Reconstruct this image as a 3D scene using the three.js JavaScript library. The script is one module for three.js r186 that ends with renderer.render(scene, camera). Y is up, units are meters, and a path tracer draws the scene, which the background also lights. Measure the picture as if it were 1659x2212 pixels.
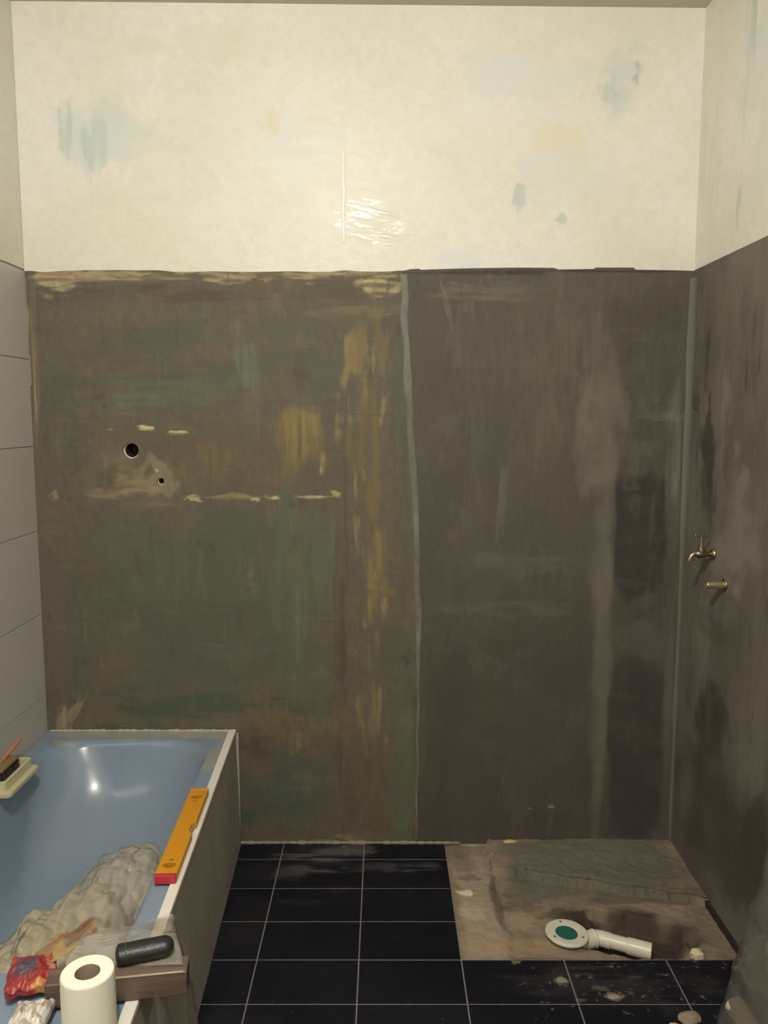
import * as THREE from 'three';
import { RoundedBoxGeometry } from 'three/addons/geometries/RoundedBoxGeometry.js';
import { mergeGeometries, mergeVertices } from 'three/addons/utils/BufferGeometryUtils.js';

// ---------------------------------------------------------------- camera, light, exposure
const scene = new THREE.Scene();
scene.background = new THREE.Color(0x000000);
const renderer = new THREE.WebGLRenderer({ antialias: true });
renderer.toneMapping = THREE.LinearToneMapping;
renderer.toneMappingExposure = 1.0;
renderer.shadowMap.enabled = true;

const camera = new THREE.PerspectiveCamera(2 * Math.atan(1106 / 1750) * 180 / Math.PI, 1659 / 2212, 0.05, 30);
camera.position.set(0, 1.74, 3.144);
camera.rotation.set(-6.71 * Math.PI / 180, 0, 0);
scene.add(camera);

const LAMP_COLOUR = new THREE.Color().setRGB(1.0, 0.945, 0.87);
const LAMP_POWER = 12.6;
const LAMP = [-0.29, 3.11, 2.75];

// ---------------------------------------------------------------- helpers
const XL = -1.358, XR = 1.172, CEIL = 3.23, ZF = 3.95, TILE_TOP = 2.289;

let seed = 20240611;
const rnd = () => { seed = (seed * 1664525 + 1013904223) >>> 0; return seed / 4294967296; };
function hash(ix, iy, s) {
  let h = (ix * 374761393 + iy * 668265263 + s * 2147483647) | 0;
  h = Math.imul(h ^ (h >>> 13), 1274126177); h ^= h >>> 16;
  return (h >>> 0) / 4294967296;
}
function vnoise(x, y, s = 0) {
  const ix = Math.floor(x), iy = Math.floor(y); let fx = x - ix, fy = y - iy;
  fx = fx * fx * (3 - 2 * fx); fy = fy * fy * (3 - 2 * fy);
  const a = hash(ix, iy, s), b = hash(ix + 1, iy, s), c = hash(ix, iy + 1, s), d = hash(ix + 1, iy + 1, s);
  return a + (b - a) * fx + (c - a) * fy + (a - b - c + d) * fx * fy;
}
function fbm(x, y, s = 0, o = 3) {
  let v = 0, a = 0.5, t = 0;
  for (let i = 0; i < o; i++) { v += a * vnoise(x, y, s + i * 17); t += a; a *= 0.5; x *= 2.03; y *= 2.03; }
  return v / t;
}
function vnoise3(x, y, z, s = 0) {
  const iz = Math.floor(z); let f = z - iz; f = f * f * (3 - 2 * f);
  return vnoise(x, y, s + iz * 131) * (1 - f) + vnoise(x, y, s + (iz + 1) * 131) * f;
}
const sstep = (a, b, x) => { const t = Math.min(1, Math.max(0, (x - a) / (b - a))); return t * t * (3 - 2 * t); };
const s2l = c => { c /= 255; return c <= 0.04045 ? c / 12.92 : Math.pow((c + 0.055) / 1.055, 2.4); };
const l2s = c => { c = Math.min(1, Math.max(0, c)); return 255 * (c <= 0.0031308 ? 12.92 * c : 1.055 * Math.pow(c, 1 / 2.4) - 0.055); };
// colours are noted as they read under the warm bulb; neutral() takes the bulb's tint out again
const neutral = c => [l2s(s2l(c[0])), l2s(s2l(c[1]) / 0.95), l2s(s2l(c[2]) / 0.83)];
const col = (r, g, b) => { const c = neutral([r, g, b]); return new THREE.Color().setRGB(s2l(c[0]), s2l(c[1]), s2l(c[2])); };

// a painted surface: w x h metres, base colour and a list of stains given in metres
class Paint {
  constructor(x0, y0, w, h, ppm, base, noise = {}) {
    this.x0 = x0; this.y0 = y0; this.w = w; this.h = h;
    this.W = Math.round(w * ppm); this.H = Math.round(h * ppm);
    this.d = new Float32Array(this.W * this.H * 3);
    const { alt = base, amp = 5, grain = 4, scale = 4, s = 1, vx = 1, vy = 1 } = noise;
    for (let j = 0; j < this.H; j++) for (let i = 0; i < this.W; i++) {
      const x = x0 + (i + 0.5) / ppm, y = y0 + (j + 0.5) / ppm, k = (j * this.W + i) * 3;
      const n = sstep(0.3, 0.7, fbm(x * scale * vx, y * scale * vy, s));
      const m = (fbm(x * 40 * vx, y * 40 * vy, s + 50) - 0.5) * 2 * amp + (hash(i, j, s + 9) - 0.5) * 2 * grain;
      for (let c = 0; c < 3; c++) this.d[k + c] = base[c] + (alt[c] - base[c]) * n + m;
    }
    this.ppm = ppm; this.n = s * 100;
  }
  // box: square-cornered patch; streak 'v' / 'h': broken up by trowel streaks in that direction
  stain(x, y, rx, ry, colour, alpha, { streak = 'n', box = false, edge = 0.5, soft = 0.6, slant = 0 } = {}) {
    const s = (this.n += 7), p = this.ppm, m = 1 + edge * 2.4;
    const i0 = Math.max(0, Math.floor((x - rx * m - Math.abs(slant) * ry * m - this.x0) * p)), i1 = Math.min(this.W - 1, Math.ceil((x + rx * m + Math.abs(slant) * ry * m - this.x0) * p));
    const j0 = Math.max(0, Math.floor((y - ry * m - this.y0) * p)), j1 = Math.min(this.H - 1, Math.ceil((y + ry * m - this.y0) * p));
    const fx = streak === 'v' ? 55 : streak === 'h' ? 9 : 18, fy = streak === 'v' ? 5 : streak === 'h' ? 60 : 18;
    for (let j = j0; j <= j1; j++) for (let i = i0; i <= i1; i++) {
      const X = this.x0 + (i + 0.5) / p, Y = this.y0 + (j + 0.5) / p;
      const dx = (X - x - slant * (Y - y)) / rx, dy = (Y - y) / ry;
      const qx = dx + (fbm(dx * 1.6 + 31, dy * 1.6, s + 11) - 0.5) * edge * 2.6 + (fbm(X * fx * 0.35, Y * fy * 0.35, s + 13) - 0.5) * edge * 1.4;
      const qy = dy + (fbm(dx * 1.6, dy * 1.6 + 17, s + 12) - 0.5) * edge * 2.6 + (fbm(X * fx * 0.35 + 9, Y * fy * 0.35, s + 14) - 0.5) * edge * 1.4;
      let d = box ? Math.pow(qx ** 6 + qy ** 6, 1 / 6) : Math.sqrt(qx * qx + qy * qy);
      d += (fbm(X * fx * 0.5, Y * fy * 0.5, s) - 0.5) * 2 * edge + (fbm(X * 5, Y * 5, s + 3) - 0.5) * edge;
      let a = sstep(1.0, 1.0 - soft, d);
      if (a <= 0) continue;
      const st = fbm(X * fx, Y * fy, s + 5);
      a *= alpha * (streak === 'n' ? 0.75 + 0.5 * (st - 0.25) : 0.25 + 0.9 * sstep(0.28, 0.66, st));
      a = Math.min(1, a);
      const k = (j * this.W + i) * 3;
      for (let c = 0; c < 3; c++) this.d[k + c] += (colour[c] - this.d[k + c]) * a;
    }
    return this;
  }
  scratch(xa, ya, xb, yb, half, colour, alpha) {
    const p = this.ppm, L = Math.hypot(xb - xa, yb - ya), s = (this.n += 7);
    const i0 = Math.max(0, Math.floor((Math.min(xa, xb) - 0.02 - this.x0) * p)), i1 = Math.min(this.W - 1, Math.ceil((Math.max(xa, xb) + 0.02 - this.x0) * p));
    const j0 = Math.max(0, Math.floor((Math.min(ya, yb) - 0.02 - this.y0) * p)), j1 = Math.min(this.H - 1, Math.ceil((Math.max(ya, yb) + 0.02 - this.y0) * p));
    for (let j = j0; j <= j1; j++) for (let i = i0; i <= i1; i++) {
      const X = this.x0 + (i + 0.5) / p, Y = this.y0 + (j + 0.5) / p;
      const t = ((X - xa) * (xb - xa) + (Y - ya) * (yb - ya)) / (L * L); if (t < 0 || t > 1) continue;
      const q = Math.abs((X - xa) * (yb - ya) - (Y - ya) * (xb - xa)) / L + (vnoise(t * L * 60, 0, s) - 0.5) * half;
      const a = alpha * sstep(half, half * 0.4, q) * (0.5 + 0.6 * vnoise(t * L * 25, 3, s));
      if (a <= 0) continue;
      const k = (j * this.W + i) * 3;
      for (let c = 0; c < 3; c++) this.d[k + c] += (colour[c] - this.d[k + c]) * Math.min(1, a);
    }
    return this;
  }
  texture() {
    const u = new Uint8Array(this.W * this.H * 4), lut = [0, 1, 2].map(c => Array.from({ length: 256 }, (_, v) => neutral([v, v, v])[c]));
    for (let q = 0; q < this.W * this.H; q++) {
      for (let c = 0; c < 3; c++) u[q * 4 + c] = lut[c][Math.min(255, Math.max(0, Math.round(this.d[q * 3 + c])))];
      u[q * 4 + 3] = 255;
    }
    const t = new THREE.DataTexture(u, this.W, this.H, THREE.RGBAFormat);
    t.colorSpace = THREE.SRGBColorSpace; t.magFilter = THREE.LinearFilter; t.minFilter = THREE.LinearFilter;
    t.wrapS = t.wrapT = THREE.ClampToEdgeWrapping; t.needsUpdate = true;
    return t;
  }
  uv(x, y) { return [(x - this.x0) / this.w, (y - this.y0) / this.h]; }
}
// set uv so that a point's (a, b) coordinates look up the paint in its own metres
function paintUV(geo, paint, fn) {
  const p = geo.attributes.position, uv = new Float32Array(p.count * 2);
  for (let i = 0; i < p.count; i++) {
    const [a, b] = fn(p.getX(i), p.getY(i), p.getZ(i)); const [u, v] = paint.uv(a, b);
    uv[i * 2] = u; uv[i * 2 + 1] = v;
  }
  geo.setAttribute('uv', new THREE.BufferAttribute(uv, 2));
  return geo;
}
// grey relief texture over the unit square; fx, fy: cells across
function relief(n, fx, fy, s, oct = 4) {
  const u = new Uint8Array(n * n * 4);
  for (let j = 0; j < n; j++) for (let i = 0; i < n; i++) {
    const v = 255 * fbm(i / n * fx, j / n * fy, s, oct); const k = (j * n + i) * 4;
    u[k] = u[k + 1] = u[k + 2] = v; u[k + 3] = 255;
  }
  const t = new THREE.DataTexture(u, n, n, THREE.RGBAFormat); t.magFilter = THREE.LinearFilter; t.minFilter = THREE.LinearFilter;
  t.wrapS = t.wrapT = THREE.RepeatWrapping; t.needsUpdate = true; return t;
}
const std = (o) => new THREE.MeshStandardMaterial(o);
const phys = (o) => new THREE.MeshPhysicalMaterial(o);

const used = {};
function numbered(n) { const k = used[n] = (used[n] ?? -1) + 1; return k ? `${n}_${String(k).padStart(3, '0')}` : n; }
function mesh(name, geo, mat, parent) {
  const m = new THREE.Mesh(geo, mat); m.castShadow = m.receiveShadow = true;
  m.name = parent ? name : numbered(name); (parent || scene).add(m); return m;
}
function structure(name, geo, mat, label, category) {
  const m = mesh(name, geo, mat); m.userData = { kind: 'structure', label, category }; return m;
}
function thing(name, label, category, pos = [0, 0, 0], turn = 0, group) {
  const g = new THREE.Group(); g.name = numbered(name); g.position.set(...pos); g.rotation.y = turn;
  g.userData = { label, category }; if (group) g.userData.group = group; scene.add(g); return g;
}
const box = (x0, x1, y0, y1, z0, z1) => { const g = new THREE.BoxGeometry(x1 - x0, y1 - y0, z1 - z0); g.translate((x0 + x1) / 2, (y0 + y1) / 2, (z0 + z1) / 2); return g; };
const rbox = (w, h, d, r, n = 3) => new RoundedBoxGeometry(w, h, d, n, r);
const cyl = (r0, r1, a, b, n = 32, open = false) => {  // cylinder from point a to point b
  const A = new THREE.Vector3(...a), B = new THREE.Vector3(...b), d = B.clone().sub(A);
  const g = new THREE.CylinderGeometry(r1, r0, d.length(), n, 1, open);
  g.applyQuaternion(new THREE.Quaternion().setFromUnitVectors(new THREE.Vector3(0, 1, 0), d.clone().normalize()));
  g.translate(...A.add(B).multiplyScalar(0.5).toArray()); return g;
};
const join = (list) => mergeGeometries(list.map(g => { const q = g.index ? g.toNonIndexed() : g; for (const k of Object.keys(q.attributes)) if (!['position', 'normal', 'uv'].includes(k)) q.deleteAttribute(k); return q; }));
// grid surface f(u, v) -> [x, y, z], u and v in 0..1
function sheet(nu, nv, f) {
  const p = [], uv = [], idx = [];
  for (let j = 0; j <= nv; j++) for (let i = 0; i <= nu; i++) { p.push(...f(i / nu, j / nv)); uv.push(i / nu, j / nv); }
  for (let j = 0; j < nv; j++) for (let i = 0; i < nu; i++) { const a = j * (nu + 1) + i, b = a + 1, c = a + nu + 1, d = c + 1; idx.push(a, b, d, a, d, c); }
  const g = new THREE.BufferGeometry(); g.setAttribute('position', new THREE.Float32BufferAttribute(p, 3)); g.setAttribute('uv', new THREE.Float32BufferAttribute(uv, 2));
  g.setIndex(idx); g.computeVertexNormals(); return g;
}

const R_PLASTER = relief(512, 60, 60, 11), R_PAINT = relief(512, 26, 26, 23), R_FINE = relief(256, 50, 50, 37);

// ---------------------------------------------------------------- upper painted walls
const CREAM = [219, 212, 187], CREAM2 = [224, 218, 198], CHALK = [222, 218, 198], BLUISH = [200, 206, 190];
function upperPaint(x0, w, s) {
  return new Paint(x0, TILE_TOP - 0.02, w, 1.0, 420, CREAM, { alt: CREAM2, amp: 4, grain: 4, scale: 2.2, s });
}
const pUp = upperPaint(XL - 0.01, XR - XL + 0.02, 3);
pUp.stain(-1.03, 2.78, 0.24, 0.17, BLUISH, 0.75, { streak: 'n', edge: 0.5 }).stain(-1.13, 2.76, 0.06, 0.16, [178, 188, 172], 0.55, { streak: 'v' })
  .stain(-1.07, 2.74, 0.05, 0.1, [184, 194, 180], 0.5, { streak: 'v' })
  .stain(-0.45, 2.85, 0.32, 0.24, CHALK, 0.6, { edge: 0.6 })
  .stain(-0.4, 2.83, 0.06, 0.06, [216, 200, 160], 0.5).stain(-0.32, 2.7, 0.14, 0.16, [214, 216, 204], 0.4)
  .stain(0.55, 2.99, 0.36, 0.1, [212, 214, 198], 0.6, { edge: 0.5 }).stain(0.86, 2.96, 0.13, 0.12, [196, 202, 188], 0.7, { edge: 0.5, slant: 0.4 })
  .stain(0.93, 3.0, 0.025, 0.05, [166, 176, 164], 0.7, { streak: 'v' }).stain(0.83, 2.93, 0.04, 0.06, [182, 190, 176], 0.6)
  .stain(0.45, 2.78, 0.4, 0.2, CHALK, 0.45, { edge: 0.6 }).stain(0.62, 2.62, 0.18, 0.18, [214, 216, 202], 0.6, { edge: 0.6 })
  .stain(0.64, 2.75, 0.12, 0.1, [220, 208, 170], 0.6).stain(0.5, 2.56, 0.04, 0.05, [182, 192, 176], 0.75).stain(0.67, 2.48, 0.025, 0.025, [182, 192, 178], 0.7)
  .stain(0.78, 2.62, 0.15, 0.14, [214, 210, 190], 0.5).stain(0.28, 2.33, 0.1, 0.06, [206, 212, 200], 0.6)
  .stain(-0.65, 3.08, 0.35, 0.08, [212, 204, 172], 0.4);
const upperMat = (p, o = {}) => phys({ map: p.texture(), roughness: 0.38, bumpMap: R_PAINT, bumpScale: 0.0018, specularIntensity: 0.5, ...o });

// back wall: one slab, bored through by the two pipe holes
const HOLES = [[-0.98, 1.61, 0.027], [-0.869, 1.49, 0.011]];
{
  const sh = new THREE.Shape([[XL - 0.15, -0.12], [XR + 0.15, -0.12], [XR + 0.15, CEIL + 0.15], [XL - 0.15, CEIL + 0.15]].map(a => new THREE.Vector2(...a)));
  for (const [x, y, r] of HOLES) { const h = new THREE.Path(); h.absarc(x, y, r, 0, Math.PI * 2, true); sh.holes.push(h); }
  const g = new THREE.ExtrudeGeometry(sh, { depth: 0.16, bevelEnabled: false, curveSegments: 20 }); g.translate(0, 0, -0.172);
  paintUV(g, pUp, (x, y) => [x, y]);
  const W = structure('wall_back', g, upperMat(pUp), 'cream painted upper wall with bluish filler patches, bare plaster below', 'wall');
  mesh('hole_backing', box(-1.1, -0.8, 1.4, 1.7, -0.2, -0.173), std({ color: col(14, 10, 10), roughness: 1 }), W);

  // cream paint layer above the old tile line, standing a little proud of the masonry
  const up = new THREE.Shape();
  up.moveTo(XL, TILE_TOP - 0.003);
  for (let i = 1; i <= 90; i++) { const x = XL + (XR - XL) * i / 90; up.lineTo(x, TILE_TOP - 0.003 + (vnoise(x * 14, 1, 5) - 0.5) * 0.008); }
  up.lineTo(XR, CEIL + 0.03); up.lineTo(XL, CEIL + 0.03);
  const ug = new THREE.ExtrudeGeometry(up, { depth: 0.012, bevelEnabled: false }); ug.translate(0, 0, -0.012);
  paintUV(ug, pUp, (x, y) => [x, y]);
  mesh('painted_plaster', ug, upperMat(pUp), W);
  // a thin ridge of gloss filler down the middle of the painted part
  mesh('filler_ridge', sheet(6, 40, (u, v) => {
    const y = 2.39 + v * 0.33, w = 0.012 + 0.01 * vnoise(v * 6, 0, 8);
    return [-0.155 + (u - 0.5) * w + 0.006 * vnoise(v * 9, 2, 8), y, 0.0004 + 0.0022 * Math.sin(Math.PI * u) * (0.4 + vnoise(v * 14, 5, 8))];
  }), phys({ color: col(232, 226, 204), roughness: 0.22 }), W);

  mesh('gloss_filler', paintUV(sheet(140, 90, (u, v) => {
    const a = u * 2 - 1, b = v * 2 - 1, f = Math.max(0, 1 - a * a - b * b);
    return [-0.03 + a * 0.2, 2.46 + b * 0.1 - a * 0.03, -0.0006 + Math.min(1, f * 1.4) * 0.0034 * (fbm(u * 5, v * 14, 15, 4) - 0.2)];
  }), pUp, (x, y) => [x, y]), upperMat(pUp, { roughness: 0.24, specularIntensity: 0.6 }), W);

  // ---- bare plaster, left half
  const BR = [97, 87, 69], GY = [90, 85, 70];
  const pl = new Paint(XL, 0, 0.16 - XL, TILE_TOP + 0.01, 560, BR, { alt: GY, amp: 6, grain: 5, scale: 3, s: 5, vx: 1.6 });
  const G1 = [82, 84, 65], G2 = [89, 94, 71], G3 = [98, 107, 80];
  pl.stain(-0.62, 2.1, 0.6, 0.14, [86, 84, 64], 0.6, { streak: 'h' }).stain(-0.75, 1.93, 0.58, 0.16, G1, 0.7, { streak: 'h' })
    .stain(-0.82, 1.84, 0.42, 0.08, G2, 0.8, { streak: 'h' }).stain(-1.0, 1.8, 0.16, 0.05, G3, 0.6, { streak: 'h' }).stain(-0.52, 1.94, 0.05, 0.2, G3, 0.7, { streak: 'v', slant: -0.25 })
    .stain(-0.27, 1.88, 0.14, 0.05, G3, 0.6, { streak: 'h' }).stain(-0.98, 1.76, 0.12, 0.04, G3, 0.6, { streak: 'h' }).stain(-0.38, 2.0, 0.2, 0.2, G1, 0.6)
    .stain(-0.7, 0.98, 0.55, 0.46, G1, 0.9, { edge: 0.25, box: true }).stain(-0.32, 1.1, 0.2, 0.36, G2, 0.75, { streak: 'v' }).stain(-0.93, 1.15, 0.28, 0.2, G2, 0.6, { streak: 'v' })
    .stain(-0.33, 0.95, 0.03, 0.25, G3, 0.6, { streak: 'v' }).stain(-0.21, 1.15, 0.02, 0.2, G3, 0.5, { streak: 'v' }).stain(-0.6, 0.8, 0.2, 0.06, [92, 92, 78], 0.5, { streak: 'h' })
    .stain(-0.8, 0.57, 0.48, 0.1, [70, 80, 62], 0.8, { streak: 'h' }).stain(-0.66, 0.52, 0.1, 0.02, [104, 112, 94], 0.6, { streak: 'h' })
    .stain(-0.3, 0.7, 0.18, 0.16, G2, 0.6, { streak: 'v' }).stain(-0.42, 0.2, 0.22, 0.17, [74, 82, 68], 0.85).stain(-0.38, 0.26, 0.2, 0.08, [84, 92, 80], 0.5, { streak: 'v' })
    .stain(0.07, 0.55, 0.07, 0.6, G2, 0.75, { streak: 'v' }).stain(0.08, 0.1, 0.06, 0.12, G3, 0.6, { streak: 'v' }).stain(0.06, 1.5, 0.05, 0.45, G1, 0.8, { streak: 'v' }).stain(0.02, 0.85, 0.06, 0.2, G1, 0.6, { streak: 'v' })
    // browns
    .stain(-1.31, 1.0, 0.05, 1.0, [98, 86, 73], 0.85, { streak: 'v' }).stain(-0.6, 1.6, 0.62, 0.16, [94, 82, 64], 0.8, { edge: 0.3 }).stain(-0.75, 2.2, 0.5, 0.05, [84, 72, 56], 0.8, { streak: 'h' })
    .stain(-0.2, 2.21, 0.16, 0.05, [84, 74, 58], 0.7).stain(-0.17, 0.9, 0.03, 0.8, [80, 70, 56], 0.7, { streak: 'v' }).stain(-0.14, 0.25, 0.1, 0.24, [92, 76, 58], 0.7, { streak: 'v' })
    .stain(-0.03, 0.25, 0.08, 0.25, [96, 78, 60], 0.6, { streak: 'v' })
    // tan and ochre remains of tile glue
    .stain(-1.0, 1.55, 0.2, 0.15, [122, 108, 80], 0.95, { edge: 0.4, soft: 0.9 }).stain(-0.98, 1.46, 0.15, 0.07, [136, 119, 88], 0.9, { streak: 'h' }).stain(-0.87, 1.48, 0.06, 0.08, [138, 124, 96], 0.8)
    .stain(-0.93, 1.4, 0.18, 0.02, [140, 122, 84], 0.6, { streak: 'h' }).stain(-0.72, 1.55, 0.14, 0.1, [112, 96, 62], 0.6, { streak: 'v' })
    .stain(-0.35, 1.66, 0.14, 0.14, [130, 112, 62], 0.75, { streak: 'v', box: true, edge: 0.2 }).stain(-0.3, 1.7, 0.1, 0.1, [142, 122, 70], 0.6, { streak: 'v' }).stain(-0.24, 1.55, 0.012, 0.07, [164, 150, 98], 0.9, { streak: 'v' })
    .stain(-0.4, 1.56, 0.2, 0.09, [112, 100, 62], 0.6, { streak: 'v' })
    .stain(-0.06, 1.62, 0.07, 0.34, [116, 98, 60], 0.75, { streak: 'v' }).stain(-0.12, 1.96, 0.06, 0.14, [138, 118, 76], 0.75, { streak: 'v' }).stain(-0.05, 2.05, 0.08, 0.18, [116, 100, 68], 0.7, { streak: 'v' })
    .stain(-0.1, 2.14, 0.2, 0.03, [122, 106, 76], 0.6, { streak: 'h' }).stain(-0.04, 1.1, 0.05, 0.26, [130, 112, 70], 0.8, { streak: 'v' }).stain(-0.06, 0.6, 0.06, 0.2, [126, 108, 72], 0.85, { streak: 'v' })
    .stain(-0.5, 2.13, 0.025, 0.05, [128, 108, 74], 0.6, { streak: 'v' }).stain(-0.42, 0.5, 0.26, 0.09, [108, 92, 60], 0.75, { streak: 'v' }).stain(-0.36, 0.45, 0.05, 0.1, [122, 104, 62], 0.7, { streak: 'v' })
    .stain(-0.2, 0.5, 0.08, 0.06, [120, 102, 64], 0.7, { streak: 'v' }).stain(-0.52, 0.42, 0.09, 0.05, [82, 62, 50], 0.7).stain(-0.58, 0.52, 0.05, 0.03, [104, 84, 72], 0.6)
    .stain(-1.29, 0.52, 0.04, 0.08, [150, 130, 96], 0.85, { streak: 'v' }).stain(-1.24, 0.57, 0.02, 0.05, [150, 130, 100], 0.7, { slant: 0.6 }).stain(-1.29, 1.43, 0.02, 0.03, [156, 130, 90], 0.8).stain(0.03, 1.05, 0.02, 0.025, [124, 108, 46], 0.7)
    // pale remains
    .stain(-1.27, 2.25, 0.1, 0.05, [172, 154, 108], 0.95, { streak: 'h' }).stain(-1.0, 2.265, 0.3, 0.022, [150, 134, 96], 0.9, { streak: 'h' }).stain(-1.1, 2.255, 0.12, 0.012, [160, 118, 96], 0.6, { streak: 'h' })
    .stain(-0.6, 2.255, 0.1, 0.03, [156, 138, 100], 0.9, { streak: 'h' }).stain(-0.3, 2.278, 0.3, 0.012, [146, 130, 92], 0.8, { streak: 'h' }).stain(-0.02, 2.235, 0.085, 0.05, [172, 154, 106], 0.95, { streak: 'h' })
    .stain(-1.34, 2.0, 0.012, 0.24, [172, 150, 106], 0.8, { streak: 'v' }).stain(-1.335, 1.9, 0.02, 0.4, [118, 104, 78], 0.5, { streak: 'v' })
    .stain(-0.91, 1.697, 0.045, 0.013, [198, 178, 128], 1, { streak: 'h', edge: 0.6 }).stain(-0.8, 1.677, 0.04, 0.009, [188, 168, 118], 1, { streak: 'h', edge: 0.6 }).stain(-1.07, 1.69, 0.05, 0.012, [146, 124, 84], 0.8, { streak: 'h' })
    .stain(-0.74, 1.42, 0.04, 0.013, [190, 170, 126], 1, { edge: 0.7 }).stain(-0.6, 1.425, 0.08, 0.016, [140, 122, 82], 0.8, { streak: 'h' }).stain(-0.5, 1.42, 0.02, 0.01, [190, 172, 120], 0.9, { edge: 0.6 })
    .stain(-0.42, 1.425, 0.035, 0.009, [196, 180, 130], 1, { edge: 0.7 }).stain(-0.27, 1.427, 0.075, 0.009, [198, 182, 132], 1, { edge: 0.7 }).stain(-0.19, 1.44, 0.02, 0.018, [176, 158, 106], 0.9).stain(-0.88, 1.535, 0.01, 0.012, [190, 176, 150], 0.9)
    .stain(-0.12, 0.02, 0.1, 0.02, [130, 106, 80], 0.8, { streak: 'h' }).stain(-0.45, 0.008, 0.2, 0.012, [132, 124, 104], 0.8, { streak: 'h' });
  const tints = [[104, 94, 70], [78, 70, 56], [92, 96, 74], [116, 102, 72], [84, 78, 66]];
  for (let i = 0; i < 320; i++) pl.stain(XL + rnd() * 1.5, rnd() * 2.28, 0.012 + rnd() * 0.05, 0.015 + rnd() * 0.07, tints[Math.floor(rnd() * 5)], 0.25 + rnd() * 0.25, { streak: rnd() < 0.6 ? 'v' : 'h', edge: 0.8, soft: 0.9 });
  for (let i = 0; i < 46; i++) pl.stain(XL + 0.03 + rnd() * 1.38, 2.284 - rnd() * rnd() * 0.075, 0.015 + rnd() * 0.05, 0.004 + rnd() * 0.011, rnd() < 0.75 ? [158, 141, 102] : [150, 112, 92], 0.75, { streak: 'h', edge: 0.7 });
  for (let i = 0; i < 26; i++) pl.stain(-0.14 + rnd() * 0.16, 0.4 + rnd() * 1.7, 0.004 + rnd() * 0.012, 0.02 + rnd() * 0.06, [140, 122, 80], 0.6, { streak: 'v', edge: 0.6 });
  for (let i = 0; i < 90; i++) { const x = -1.3 + rnd() * 1.35, y = 0.1 + rnd() * 2.1, l = 0.03 + rnd() * 0.14; pl.scratch(x, y, x + (rnd() - 0.5) * 0.01, y + l, 0.0022 + rnd() * 0.003, rnd() < 0.5 ? [116, 106, 78] : [74, 68, 56], 0.35); }
  for (let i = 0; i < 45; i++) { const x = -1.3 + rnd() * 1.2, y = 0.5 + rnd() * 1.7, l = 0.04 + rnd() * 0.16; pl.scratch(x, y, x + l, y + (rnd() - 0.5) * 0.03, 0.0022 + rnd() * 0.003, rnd() < 0.6 ? [104, 106, 82] : [76, 68, 56], 0.35); }
  const ls = new THREE.Shape();
  ls.moveTo(XL, 0.004); ls.lineTo(0.145, 0.004); ls.lineTo(0.148, 0.98); ls.lineTo(0.12, 1.5); ls.lineTo(0.085, TILE_TOP + 0.004);
  for (let i = 1; i < 50; i++) { const x = 0.085 + (XL - 0.085) * i / 50; ls.lineTo(x, TILE_TOP + 0.004 + (vnoise(x * 17, 4, 6) - 0.6) * 0.007); }
  ls.lineTo(XL, TILE_TOP + 0.004);
  for (const [x, y, r] of HOLES) {
    const h = new THREE.Path(), n = 22;
    for (let i = 0; i <= n; i++) { const a = -i / n * Math.PI * 2, q = (r + 0.002) * (1 + 0.12 * vnoise(Math.cos(a) * 3 + 5, Math.sin(a) * 3 + 5, 4)); i ? h.lineTo(x + q * Math.cos(a), y + q * Math.sin(a)) : h.moveTo(x + q * Math.cos(a), y + q * Math.sin(a)); }
    ls.holes.push(h);
  }
  const lg = new THREE.ExtrudeGeometry(ls, { depth: 0.0112, bevelEnabled: false }); lg.translate(0, 0, -0.012);
  paintUV(lg, pl, (x, y) => [x, y]);
  mesh('bare_plaster', lg, std({ map: pl.texture(), roughness: 0.78, bumpMap: R_PLASTER, bumpScale: 0.003 }), W).userData.label = 'stained green and brown plaster with ochre glue marks';
  mesh('pipe_socket', join([cyl(0.024, 0.024, [-0.98, 1.61, -0.1], [-0.98, 1.61, -0.014], 28, true)]), std({ color: col(64, 42, 44), roughness: 0.5, side: THREE.DoubleSide }), W);
  mesh('screw_plug', join([cyl(0.0085, 0.0085, [-0.869, 1.49, -0.05], [-0.869, 1.49, -0.009], 18, true)]), std({ color: col(70, 68, 56), roughness: 0.6, side: THREE.DoubleSide }), W);

  // ---- smoother cement render on the right half, proud of the left one
  const DK = [83, 77, 63];
  const pr = new Paint(0.04, 0, XR - 0.04, TILE_TOP + 0.02, 560, DK, { alt: [77, 72, 60], amp: 4, grain: 5, scale: 2.4, s: 9, vx: 2.2 });
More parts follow.
